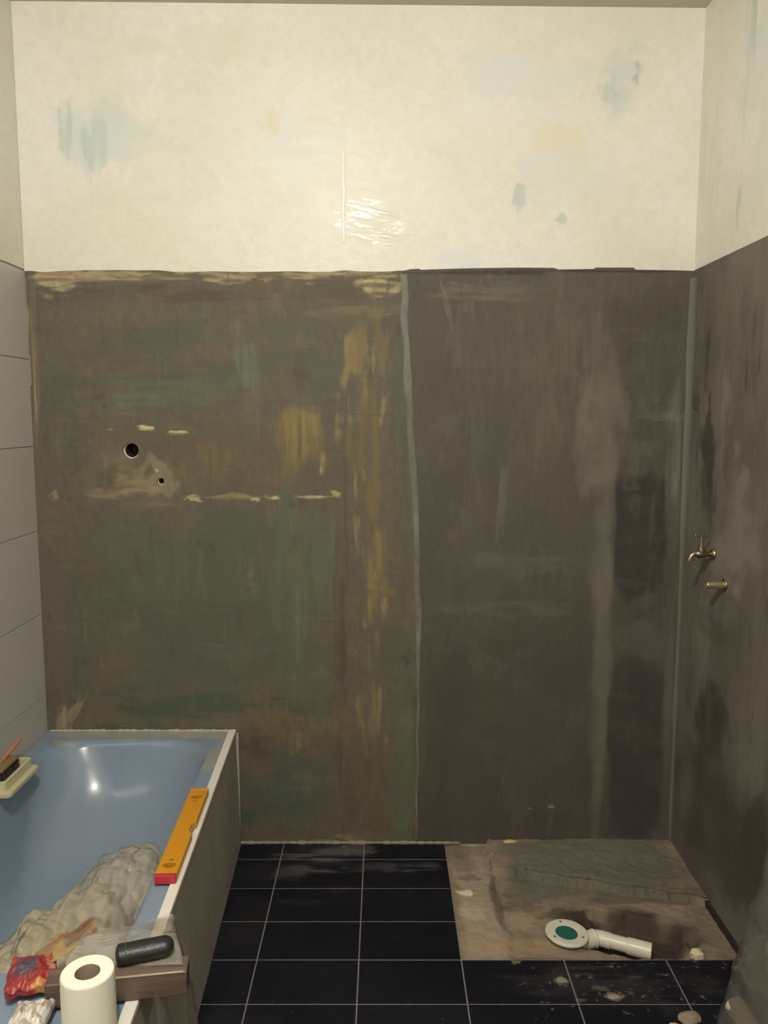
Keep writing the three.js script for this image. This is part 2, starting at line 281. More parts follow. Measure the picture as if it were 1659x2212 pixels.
  pr.stain(0.8, 2.02, 0.13, 0.26, [98, 90, 76], 0.6, { streak: 'v' }).stain(0.85, 1.66, 0.13, 0.26, [114, 105, 90], 0.9, { edge: 0.5 }).stain(0.87, 0.75, 0.05, 0.85, [110, 103, 89], 0.8, { edge: 0.25 })
    .stain(0.86, 1.2, 0.06, 0.35, [108, 102, 88], 0.6, { edge: 0.3 }).stain(0.85, 1.9, 0.1, 0.14, [104, 95, 80], 0.6)
    .stain(1.0, 2.1, 0.13, 0.2, [72, 65, 53], 0.7, { box: true }).stain(1.06, 1.92, 0.09, 0.14, [76, 69, 58], 0.6).stain(1.07, 1.74, 0.1, 0.03, [112, 103, 88], 0.7, { streak: 'h' }).stain(1.13, 1.55, 0.04, 0.3, [114, 106, 92], 0.8, { streak: 'v' })
    .stain(1.0, 1.62, 0.08, 0.05, [96, 88, 74], 0.6).stain(1.0, 1.26, 0.105, 0.27, [54, 48, 40], 1, { box: true, edge: 0.15, soft: 0.2 }).stain(1.03, 0.98, 0.1, 0.1, [66, 60, 52], 0.7).stain(1.02, 0.85, 0.1, 0.1, [92, 86, 78], 0.6)
    .stain(1.02, 0.4, 0.12, 0.42, [60, 55, 48], 1, { box: true, edge: 0.1, soft: 0.2 }).stain(1.14, 0.6, 0.025, 0.6, [100, 94, 82], 0.6, { streak: 'v' })
    .stain(0.24, 2.17, 0.02, 0.12, [120, 110, 92], 0.65, { slant: -0.25, soft: 0.9 }).stain(0.38, 2.21, 0.2, 0.035, [108, 98, 82], 0.65, { streak: 'h' }).stain(0.6, 1.95, 0.3, 0.2, [92, 85, 70], 0.5, { streak: 'v' })
    .stain(0.46, 1.42, 0.035, 0.24, [100, 98, 79], 0.65, { slant: 0.15, streak: 'v' }).stain(0.62, 1.68, 0.05, 0.2, [100, 92, 76], 0.55, { streak: 'v' }).stain(0.35, 1.6, 0.05, 0.3, [92, 86, 72], 0.4, { streak: 'v' })
    .stain(0.55, 1.3, 0.25, 0.1, [76, 73, 58], 0.7).stain(0.45, 1.17, 0.27, 0.05, [102, 98, 83], 0.6, { edge: 0.6, soft: 0.9 }).stain(0.38, 1.09, 0.2, 0.05, [78, 73, 60], 0.7).stain(0.5, 0.99, 0.32, 0.06, [98, 93, 79], 0.6, { edge: 0.6, soft: 0.9 })
    .stain(0.35, 0.82, 0.18, 0.08, [76, 70, 58], 0.6).stain(0.24, 0.4, 0.1, 0.5, [70, 63, 52], 0.7, { streak: 'v' }).stain(0.42, 0.25, 0.1, 0.25, [72, 66, 56], 0.6).stain(0.55, 0.45, 0.16, 0.3, [90, 84, 73], 0.45, { streak: 'v' })
    .stain(0.5, 0.75, 0.14, 0.08, [94, 88, 78], 0.45).stain(0.65, 0.25, 0.14, 0.22, [88, 82, 74], 0.45)
    .stain(0.681, 0.16, 0.016, 0.008, [220, 214, 194], 1, { edge: 0.25, soft: 0.3 }).stain(0.593, 0.152, 0.009, 0.006, [200, 192, 170], 1, { edge: 0.25, soft: 0.3 }).stain(0.685, 0.105, 0.005, 0.004, [180, 172, 150], 1)
    .stain(0.36, 2.28, 0.3, 0.012, [52, 44, 37], 0.95, { edge: 0.4, box: true }).stain(0.9, 2.285, 0.3, 0.006, [54, 46, 38], 0.9, { edge: 0.5, box: true });
  pr.stain(0.5, 0.42, 0.36, 0.46, [70, 64, 54], 0.55, { box: true, edge: 0.12, soft: 0.2 });
  pr.scratch(0.5, 0.35, 0.46, 0.18, 0.004, [104, 98, 86], 0.6).scratch(0.46, 1.55, 0.44, 1.25, 0.005, [108, 106, 86], 0.5);
  const dull = [[94, 87, 72], [72, 66, 55], [88, 84, 70], [98, 92, 78]];
  for (let i = 0; i < 200; i++) pr.stain(0.13 + rnd() * 1.05, rnd() * 2.28, 0.012 + rnd() * 0.06, 0.03 + rnd() * 0.12, dull[Math.floor(rnd() * 4)], 0.18 + rnd() * 0.22, { streak: rnd() < 0.8 ? 'v' : 'h', edge: 0.8, soft: 0.9 });
  for (let i = 0; i < 60; i++) { const x = 0.15 + rnd(), y = 0.05 + rnd() * 2, l = 0.05 + rnd() * 0.2; pr.scratch(x, y, x + (rnd() - 0.5) * 0.01, y + l, 0.003 + rnd() * 0.003, rnd() < 0.6 ? [94, 88, 74] : [68, 62, 52], 0.3); }
  const rs = new THREE.Shape();
  rs.moveTo(XR, 0.004); rs.lineTo(XR, TILE_TOP - 0.004);
  const top = [[1.1, -0.002], [0.95, 0.0], [0.94, 0.008], [0.8, 0.008], [0.79, 0.003], [0.66, 0.001], [0.64, 0.007], [0.5, 0.008], [0.3, 0.005], [0.14, 0.0], [0.13, 0.004], [0.1, 0.002], [0.072, -0.004]];
  for (const [x, dy] of top) rs.lineTo(x, TILE_TOP + dy);
  for (const [x, y] of [[0.08, 2.2], [0.09, 1.95], [0.105, 1.7], [0.118, 1.5], [0.13, 1.2], [0.142, 0.98], [0.143, 0.7], [0.14, 0.3], [0.136, 0.004]]) rs.lineTo(x, y);
  const rg = new THREE.ExtrudeGeometry(rs, { depth: 0.009, bevelEnabled: true, bevelSize: 0.002, bevelThickness: 0.002, bevelSegments: 2 }); rg.translate(0, 0, -0.009);
  paintUV(rg, pr, (x, y) => [x, y]);
  mesh('cement_render', rg, std({ map: pr.texture(), roughness: 0.72, bumpMap: R_PLASTER, bumpScale: 0.0018 }), W).userData.label = 'dark grey cement render with pale trowel streaks';

  // pale mortar seam between the two halves
  const path = [[0.078, 2.275], [0.086, 2.15], [0.09, 2.0], [0.096, 1.88], [0.108, 1.75], [0.118, 1.56], [0.127, 1.38], [0.134, 1.2], [0.138, 1.06], [0.148, 0.975], [0.146, 0.86], [0.143, 0.7], [0.141, 0.5], [0.14, 0.3], [0.137, 0.02]];
  const wid = [0.022, 0.02, 0.02, 0.026, 0.022, 0.018, 0.017, 0.017, 0.014, 0.019, 0.014, 0.009, 0.007, 0.006, 0.007];
  const pm = new Paint(0, 0, 0.25, 2.3, 420, [120, 118, 103], { alt: [104, 103, 88], amp: 9, grain: 6, scale: 9, s: 31 });
  mesh('mortar_seam', paintUV(sheet(8, 220, (u, v) => {
    const q = v * (path.length - 1), i = Math.min(path.length - 2, Math.floor(q)), f = q - i;
    const x = path[i][0] + (path[i + 1][0] - path[i][0]) * f, y = path[i][1] + (path[i + 1][1] - path[i][1]) * f;
    const w = (wid[i] + (wid[i + 1] - wid[i]) * f) * (0.75 + 0.3 * vnoise(y * 9, 0, 3));
    return [x + (u - 0.5) * 2 * w + (fbm(y * 9, 7, 3) - 0.5) * 0.012 - 0.004, y, -0.003 + Math.pow(Math.sin(Math.PI * u), 0.8) * (0.006 + 0.003 * vnoise(u * 3, y * 20, 3))];
  }), pm, (x, y) => [x, y]), std({ map: pm.texture(), roughness: 0.85, bumpMap: R_FINE, bumpScale: 0.001 }), W);
  mesh('corner_filler', sheet(3, 60, (u, v) => [XL + 0.001 + u * (0.003 + 0.01 * vnoise(v * 9, 1, 6)), 1.86 + v * 0.4, -0.003 + (1 - u) * 0.005]), std({ color: col(140, 126, 98), roughness: 0.9, side: THREE.DoubleSide }), W);
  // thin mortar fillet along the foot of the wall
  const fil = [];
  for (let k = 0; k < 26; k++) {
    const x0 = -0.6 + k * 0.035, r = 0.005 + 0.006 * hash(k, 1, 2);
    const g = new THREE.IcosahedronGeometry(1, 1); g.scale(0.024, r, r * 1.1); g.translate(x0 + 0.0175, 0.003, -0.001); fil.push(g);
  }
  const fm = mesh('mortar_fillet', join(fil), std({ color: col(138, 128, 104), roughness: 0.9 }), W);
}

// ---------------------------------------------------------------- left wall: tiles below, paint above
{
  const pL = upperPaint(-0.2, ZF + 0.4, 41);
  const W = structure('wall_left', paintUV(box(XL - 0.14, XL - 0.008, -0.1, CEIL + 0.1, -0.012, ZF), pL, (x, y, z) => [z, y]), upperMat(pL), 'left wall of large grey glazed tiles with cream paint above', 'wall');
  mesh('painted_plaster', paintUV(box(XL - 0.008, XL - 0.001, TILE_TOP + 0.004, CEIL + 0.03, -0.012, ZF), pL, (x, y, z) => [z, y]), upperMat(pL), W);
  mesh('grout', box(XL - 0.008, XL - 0.0022, 0, TILE_TOP, -0.012, ZF), std({ color: col(150, 143, 130), roughness: 0.9 }), W);
  const tg = [0, 1, 2].map(i => { const g = rbox(0.008, 0.3285, 0.5975, 0.0012, 1); return g; });
  const tm = [[188, 181, 166], [186, 178, 163], [190, 182, 168]].map(c => phys({ color: col(...c), roughness: 0.35, bumpMap: R_FINE, bumpScale: 0.0003 }));
  for (let r = 0; r < 7; r++) for (let c = 0; c < 7; c++) {
    const y0 = 2.289 - 0.3315 * (r + 1); if (y0 < -0.2) continue;
    const z = -0.008 + 0.3 + c * 0.6, k = (r * 5 + c * 3) % 3; if (z > ZF + 0.1) continue;
    const t = mesh('wall_tile', tg[k], tm[k], W); t.position.set(XL - 0.004 + (hash(r, c, 4) - 0.5) * 0.0006, y0 + 0.165, z);
    if (r === 6) { t.scale.y = 0.9; t.position.y = y0 + 0.182; }
  }
}

// ---------------------------------------------------------------- right wall: cement below, paint above
{
  const pU = upperPaint(-0.2, ZF + 0.4, 61);
  pU.stain(0.38, 2.85, 0.05, 0.35, [188, 196, 180], 0.6, { streak: 'v' }).stain(0.42, 3.0, 0.03, 0.15, [176, 186, 170], 0.6, { streak: 'v' }).stain(0.37, 2.46, 0.025, 0.1, [166, 176, 160], 0.7, { streak: 'v' })
    .stain(0.5, 2.8, 0.2, 0.3, [206, 208, 192], 0.5, { edge: 0.5 }).stain(0.12, 2.6, 0.1, 0.3, [212, 202, 168], 0.5, { streak: 'v' });
  const W = structure('wall_right', paintUV(box(XR + 0.008, XR + 0.14, -0.1, CEIL + 0.1, -0.012, ZF), pU, (x, y, z) => [z, y]), upperMat(pU), 'right wall of blotchy cement render with cream paint above', 'wall');
  mesh('painted_plaster', paintUV(box(XR, XR + 0.008, TILE_TOP, CEIL + 0.03, -0.012, ZF), pU, (x, y, z) => [z, y]), upperMat(pU), W);
  const p = new Paint(-0.02, 0, 1.6, TILE_TOP + 0.02, 480, [112, 104, 90], { alt: [96, 89, 76], amp: 5, grain: 5, scale: 3, s: 71, vx: 2.5 });
  p.stain(0.2, 1.56, 0.08, 0.2, [66, 60, 52], 1, { edge: 0.6 }).stain(0.16, 1.93, 0.035, 0.13, [68, 62, 53], 1, { edge: 0.5 }).stain(0.08, 1.8, 0.05, 0.03, [66, 60, 50], 0.6, { streak: 'h' }).stain(0.1, 1.68, 0.03, 0.12, [74, 68, 60], 0.6, { streak: 'v' })
    .stain(0.32, 2.0, 0.1, 0.25, [104, 96, 80], 0.5, { streak: 'v' }).stain(0.33, 1.72, 0.06, 0.25, [128, 119, 106], 0.95, { edge: 0.5 }).stain(0.55, 1.9, 0.08, 0.2, [72, 66, 52], 0.7, { streak: 'v' }).stain(0.5, 1.5, 0.1, 0.12, [132, 122, 108], 0.85, { edge: 0.6 })
    .stain(0.45, 1.28, 0.22, 0.16, [130, 121, 106], 0.9, { edge: 0.5 }).stain(0.18, 1.36, 0.1, 0.1, [102, 98, 84], 0.6).stain(0.12, 1.05, 0.12, 0.3, [100, 98, 82], 0.7, { streak: 'v' }).stain(0.24, 0.98, 0.06, 0.18, [118, 113, 97], 0.9, { edge: 0.5 })
    .stain(0.14, 1.175, 0.05, 0.012, [140, 122, 98], 0.8, { streak: 'h' }).stain(0.45, 1.08, 0.08, 0.06, [112, 104, 92], 0.6).stain(0.4, 1.0, 0.2, 0.08, [82, 74, 62], 0.6)
    .stain(0.34, 0.68, 0.17, 0.17, [66, 59, 46], 0.9, { edge: 0.25, soft: 0.4 }).stain(0.55, 0.85, 0.08, 0.2, [94, 86, 72], 0.6).stain(0.62, 0.75, 0.06, 0.2, [98, 90, 76], 0.6, { streak: 'v' }).stain(0.5, 0.3, 0.55, 0.3, [72, 66, 54], 0.8, { edge: 0.3 }).stain(0.8, 0.4, 0.2, 0.3, [66, 60, 50], 0.7)
    .stain(0.0, 1.7, 0.05, 0.62, [128, 120, 106], 0.9, { edge: 0.3 }).stain(0.02, 0.9, 0.05, 0.5, [104, 99, 84], 0.8, { streak: 'v', edge: 0.2 }).stain(0.04, 0.3, 0.04, 0.35, [96, 90, 76], 0.7, { streak: 'v' });
  const mot = [[116, 108, 94], [76, 69, 58], [100, 95, 80], [122, 114, 100]];
  for (let i = 0; i < 160; i++) p.stain(rnd() * 0.9, 0.5 + rnd() * 1.8, 0.01 + rnd() * 0.04, 0.03 + rnd() * 0.12, mot[Math.floor(rnd() * 4)], 0.25 + rnd() * 0.3, { streak: 'v', edge: 0.8, soft: 0.9 });
  for (let i = 0; i < 60; i++) { const x = 0.02 + rnd() * 0.8, y = 0.3 + rnd() * 1.8, l = 0.05 + rnd() * 0.2; p.scratch(x, y, x + (rnd() - 0.5) * 0.012, y + l, 0.003 + rnd() * 0.004, rnd() < 0.5 ? [112, 105, 92] : [72, 66, 56], 0.35); }
  mesh('cement_render', paintUV(box(XR + 0.001, XR + 0.008, 0, TILE_TOP, -0.012, ZF), p, (x, y, z) => [z, y]), std({ map: p.texture(), roughness: 0.74, bumpMap: R_PLASTER, bumpScale: 0.002 }), W);
  // corner bead of pale filler
  mesh('corner_filler', sheet(6, 160, (u, v) => {
    const y = 0.02 + v * 2.24, w = 0.006 + 0.008 * vnoise(y * 5, 0, 9) + 0.012 * sstep(0.7, 1.8, y), a = u * Math.PI / 2;
    return [XR + 0.002 - w * (1 - Math.sin(a)) - 0.001, y, 0.001 + w * 1.3 * (1 - Math.cos(a))];
  }), std({ color: col(108, 103, 90), roughness: 0.85, side: THREE.DoubleSide, bumpMap: R_FINE, bumpScale: 0.001 }), W);
}

// ---------------------------------------------------------------- front wall (behind the camera) and ceiling
structure('wall_front', box(XL - 0.14, XR + 0.14, -0.1, CEIL + 0.1, ZF, ZF + 0.12), std({ color: col(196, 188, 162), roughness: 0.8 }), 'plain cream wall behind the viewer', 'wall');
{
  const g = box(XL - 0.15, XR + 0.15, 0, 0.14, -0.15, ZF + 0.12); g.translate(0, 0, 0);
  const c = structure('ceiling', g, std({ color: col(206, 196, 168), roughness: 0.9, bumpMap: R_PAINT, bumpScale: 0.001 }), 'plain off-white ceiling meeting the painted walls', 'ceiling');
  c.position.y = 3.229; c.rotation.z = -0.0095;
}

// ---------------------------------------------------------------- floor: black tiles, opened up over the drain
const HX = 0.25, HZ = 0.717;
{
  const F = structure('floor', join([box(XL - 0.1, XR + 0.1, -0.2, -0.09, -0.1, ZF), box(XL - 0.1, HX - 0.002, -0.09, -0.0016, -0.1, ZF), box(HX - 0.002, XR + 0.1, -0.09, -0.0016, HZ + 0.001, ZF)]), std({ color: col(84, 76, 70), roughness: 0.9 }), 'black tiled bathroom floor with an opened patch over the drain', 'floor');
  const pf = new Paint(-0.85, -0.02, 2.1, 1.7, 560, [24, 25, 30], { alt: [18, 19, 24], amp: 3, grain: 5, scale: 5, s: 81 });
  const dust = [104, 99, 92];
  pf.stain(-0.25, 0.08, 0.2, 0.08, dust, 0.6, { streak: 'h' }).stain(-0.1, 0.06, 0.08, 0.06, [104, 98, 88], 0.65, { edge: 0.6 }).stain(-0.42, 0.22, 0.16, 0.07, [84, 80, 74], 0.7, { edge: 0.6 }).stain(-0.05, 0.17, 0.12, 0.05, dust, 0.45, { edge: 0.6 })
    .stain(-0.22, 0.2, 0.12, 0.03, [92, 86, 80], 0.6, { streak: 'h' }).stain(0.14, 0.18, 0.1, 0.04, dust, 0.45, { streak: 'h' }).stain(-0.18, 0.33, 0.05, 0.05, [52, 47, 42], 0.5).stain(-0.3, 0.4, 0.16, 0.03, [46, 41, 36], 0.5, { streak: 'h' })
    .stain(-0.5, 0.5, 0.1, 0.4, [40, 38, 37], 0.5, { edge: 0.5 }).stain(-0.45, 1.0, 0.12, 0.1, [42, 40, 42], 0.5).stain(0.2, 0.3, 0.06, 0.1, [34, 32, 34], 0.5)
    .stain(0.7, 0.82, 0.36, 0.09, [50, 47, 43], 0.6, { streak: 'h', edge: 0.5 }).stain(0.55, 0.815, 0.03, 0.03, [128, 116, 98], 0.8, { edge: 0.7 }).stain(0.69, 0.885, 0.03, 0.02, [142, 132, 112], 0.8, { edge: 0.7 }).stain(0.66, 0.85, 0.025, 0.015, [108, 94, 80], 0.7, { edge: 0.7 })
    .stain(0.6, 0.9, 0.02, 0.012, [118, 108, 90], 0.7, { edge: 0.7 }).stain(0.42, 0.73, 0.02, 0.012, [150, 138, 104], 0.8, { edge: 0.7 }).stain(0.78, 0.8, 0.03, 0.012, [84, 80, 62], 0.7).stain(0.88, 0.79, 0.03, 0.01, [84, 78, 66], 0.7)
    .stain(0.98, 0.84, 0.1, 0.07, [62, 58, 48], 0.55, { edge: 0.6 }).stain(0.85, 0.95, 0.1, 0.06, [44, 42, 44], 0.5).stain(0.75, 0.87, 0.02, 0.012, [110, 100, 84], 0.7);
  for (let i = 0; i < 26; i++) { const z = 0.73 + i * 0.0075; pf.scratch(0.42 + rnd() * 0.12, z, 0.75 + rnd() * 0.35, z + (rnd() - 0.5) * 0.006, 0.0013, [86, 80, 70], 0.5 * rnd() + 0.1); }
  for (let i = 0; i < 30; i++) { const x = 0.44 + rnd() * 0.65, z = 0.73 + rnd() * 0.14; pf.scratch(x, z, x + 0.004, z + 0.02 + rnd() * 0.09, 0.0012, [86, 80, 70], 0.5); }
  for (let i = 0; i < 160; i++) pf.stain(-0.55 + rnd() * 1.7, 0.02 + rnd() * 1.2, 0.002 + rnd() * 0.004, 0.002 + rnd() * 0.003, [96, 90, 78], 0.5 + 0.3 * rnd(), { edge: 0.5 });
  for (let i = 0; i < 120; i++) pf.stain(0.42 + rnd() * 0.7, 0.72 + rnd() * 0.26, 0.003 + rnd() * 0.006, 0.002 + rnd() * 0.004, [118, 108, 92], 0.5 + 0.4 * rnd(), { edge: 0.6 });
  const tile = phys({ map: pf.texture(), roughness: 0.4, specularIntensity: 0.45, bumpMap: R_FINE, bumpScale: 0.0004 });
  const GW = 0.0022;
  const cols = [-1.07, -0.74, -0.41, -0.081, 0.2495, 0.58, 0.91, 1.24], rows = [-0.079]; for (let i = 0; i < 20; i++) rows.push(0.12 + i * 0.199);
  for (let i = 0; i < cols.length - 1; i++) for (let j = 0; j < rows.length - 1; j++) {
    let x0 = cols[i] + GW, x1 = cols[i + 1] - GW, z0 = Math.max(0.001, rows[j] + GW), z1 = Math.min(ZF - 0.005, rows[j + 1] - GW);
    if (x1 > XR) x1 = XR - 0.001;
    if (i >= 4 && z1 < HZ + 0.01) continue;
    if (z1 - z0 < 0.02) continue;
    const g = rbox(x1 - x0, 0.009, z1 - z0, 0.0012, 1), cx = (x0 + x1) / 2, cz = (z0 + z1) / 2;
    paintUV(g, pf, (x, y, z) => [x + cx, z + cz]);
    const t = mesh('floor_tile', g, tile, F); t.position.set(cx, -0.0045 + (hash(i, j, 3) - 0.5) * 0.0006, cz);
  }
  mesh('grout', join([box(XL, HX, -0.009, -0.0014, 0, ZF), box(HX, XR, -0.009, -0.0014, HZ + 0.002, ZF)]), std({ color: col(118, 112, 106), roughness: 0.9 }), F);

  // the opened patch: old adhesive, screed, hollow for the drain, wedge of grey mortar against the wall
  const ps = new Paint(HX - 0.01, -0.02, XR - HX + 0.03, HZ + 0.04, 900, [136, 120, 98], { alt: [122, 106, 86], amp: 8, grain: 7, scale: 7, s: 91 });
  const mortarEdge = x => (x < 0.44 ? 0.2 : 0.2 + (x - 0.44) * 0.27) + (fbm(x * 20, 1, 77) - 0.5) * 0.03;     // its front edge
  const cracks = [[[0.55, 0.205], [0.64, 0.225], [0.7, 0.25], [0.78, 0.262], [0.87, 0.3], [0.95, 0.31], [1.05, 0.35], [1.13, 0.355], [1.172, 0.385]]];
  const segD = (x, z, a, b) => { const dx = b[0] - a[0], dz = b[1] - a[1], t = Math.min(1, Math.max(0, ((x - a[0]) * dx + (z - a[1]) * dz) / (dx * dx + dz * dz))); return Math.hypot(x - a[0] - t * dx, z - a[1] - t * dz); };
  const lineD = (x, z, l) => { let d = 9; for (let i = 0; i < l.length - 1; i++) d = Math.min(d, segD(x, z, l[i], l[i + 1])); return d; };
  ps.stain(0.68, 0.46, 0.12, 0.06, [66, 55, 45], 0.85, { edge: 0.5 }).stain(0.33, 0.35, 0.1, 0.42, [164, 147, 122], 0.8, { edge: 0.3, box: true }).stain(0.31, 0.1, 0.06, 0.1, [116, 98, 76], 0.6, { edge: 0.5 }).stain(0.33, 0.24, 0.06, 0.03, [104, 88, 68], 0.6, { edge: 0.6 }).stain(0.31, 0.335, 0.035, 0.025, [224, 208, 172], 0.95, { edge: 0.6 })  // first stain: shade behind the drain flange, painted into the colour
    .stain(0.32, 0.46, 0.06, 0.08, [178, 160, 132], 0.7, { edge: 0.5 }).stain(0.3, 0.6, 0.06, 0.08, [160, 134, 102], 0.6).stain(0.48, 0.64, 0.22, 0.07, [160, 134, 98], 0.7, { edge: 0.4 }).stain(0.48, 0.5, 0.08, 0.08, [166, 148, 114], 0.6, { edge: 0.4 })
    .stain(0.5, 0.36, 0.1, 0.08, [92, 80, 60], 0.7, { edge: 0.5 }).stain(0.41, 0.25, 0.02, 0.2, [70, 58, 46], 0.6, { edge: 0.5 })
    .stain(0.8, 0.16, 0.38, 0.19, [100, 97, 82], 0.95, { edge: 0.18, soft: 0.25, box: true }).stain(0.55, 0.14, 0.12, 0.1, [108, 106, 90], 0.6).stain(1.0, 0.22, 0.2, 0.12, [92, 89, 76], 0.6).stain(0.52, 0.23, 0.06, 0.04, [88, 84, 72], 0.7).stain(0.95, 0.36, 0.22, 0.05, [88, 83, 66], 0.8)
    .stain(0.8, 0.53, 0.26, 0.1, [52, 43, 36], 0.95, { edge: 0.4 }).stain(1.02, 0.56, 0.12, 0.1, [58, 49, 40], 0.8, { edge: 0.5 }).stain(1.12, 0.55, 0.05, 0.14, [112, 97, 76], 0.7, { edge: 0.4 }).stain(0.95, 0.69, 0.14, 0.03, [92, 70, 56], 0.7).stain(0.512, 0.012, 0.04, 0.012, [196, 168, 112], 0.95);  // first two: shadow behind the pipe and in the trench, painted dark
  const nx = 260, nz = 200;
  const g = sheet(nx, nz, (u, v) => {
    const x = HX - 0.003 + u * (XR - HX + 0.003), z = v * (HZ + 0.002);
    let y = -0.009 + (fbm(x * 30, z * 30, 61) - 0.5) * 0.007;
    y -= 0.008 * sstep(0.4, 0.43, x + (fbm(x * 8, z * 14, 12) - 0.5) * 0.06);                 // old adhesive ends
    const m = sstep(0.006, -0.004, z - mortarEdge(x) - (fbm(x * 60, z * 60, 33) - 0.5) * 0.02) * sstep(0.4, 0.425, x + (fbm(3, z * 25, 5) - 0.5) * 0.03);
    y += m * (0.024 + 0.012 * sstep(0.35, 0, z)) + m * (fbm(x * 18, z * 18, 29) - 0.5) * 0.006;   // mortar wedge
    y -= 0.026 * sstep(0.0075, 0.003, lineD(x + (fbm(x * 50, z * 50, 2) - 0.5) * 0.02, z + (fbm(x * 50, z * 50, 3) - 0.5) * 0.02, cracks[0]));
    const px = (x - 0.83) / 0.23, pz = (z - 0.568 - (x - 0.8) * 0.2) / 0.115;
    y -= 0.075 * sstep(1.1, 0.72, Math.sqrt(px * px + pz * pz) + (fbm(x * 16, z * 16, 8) - 0.5) * 0.5);   // hollow round the drain
    y -= 0.04 * sstep(0.03, 0.012, lineD(x, z + (fbm(x * 20, 2, 4) - 0.5) * 0.03, [[0.74, 0.44], [0.86, 0.475], [1.0, 0.535]]));
    y = Math.max(y, -0.078 + (fbm(x * 40, z * 40, 44) - 0.5) * 0.012);
    y = y + (-0.006 - y) * sstep(HZ - 0.03, HZ - 0.004, z + (fbm(x * 25, 3, 9) - 0.5) * 0.02);   // screed still holds under the tile edge
    return [x, y, z];
  });
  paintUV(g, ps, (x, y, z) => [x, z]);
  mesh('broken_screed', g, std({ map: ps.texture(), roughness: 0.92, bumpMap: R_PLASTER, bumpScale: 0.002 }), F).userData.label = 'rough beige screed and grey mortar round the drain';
  mesh('screed_edge', box(XR - 0.012, XR, -0.03, 0.004, 0.38, HZ), std({ color: col(40, 34, 28), roughness: 1 }), F);
}

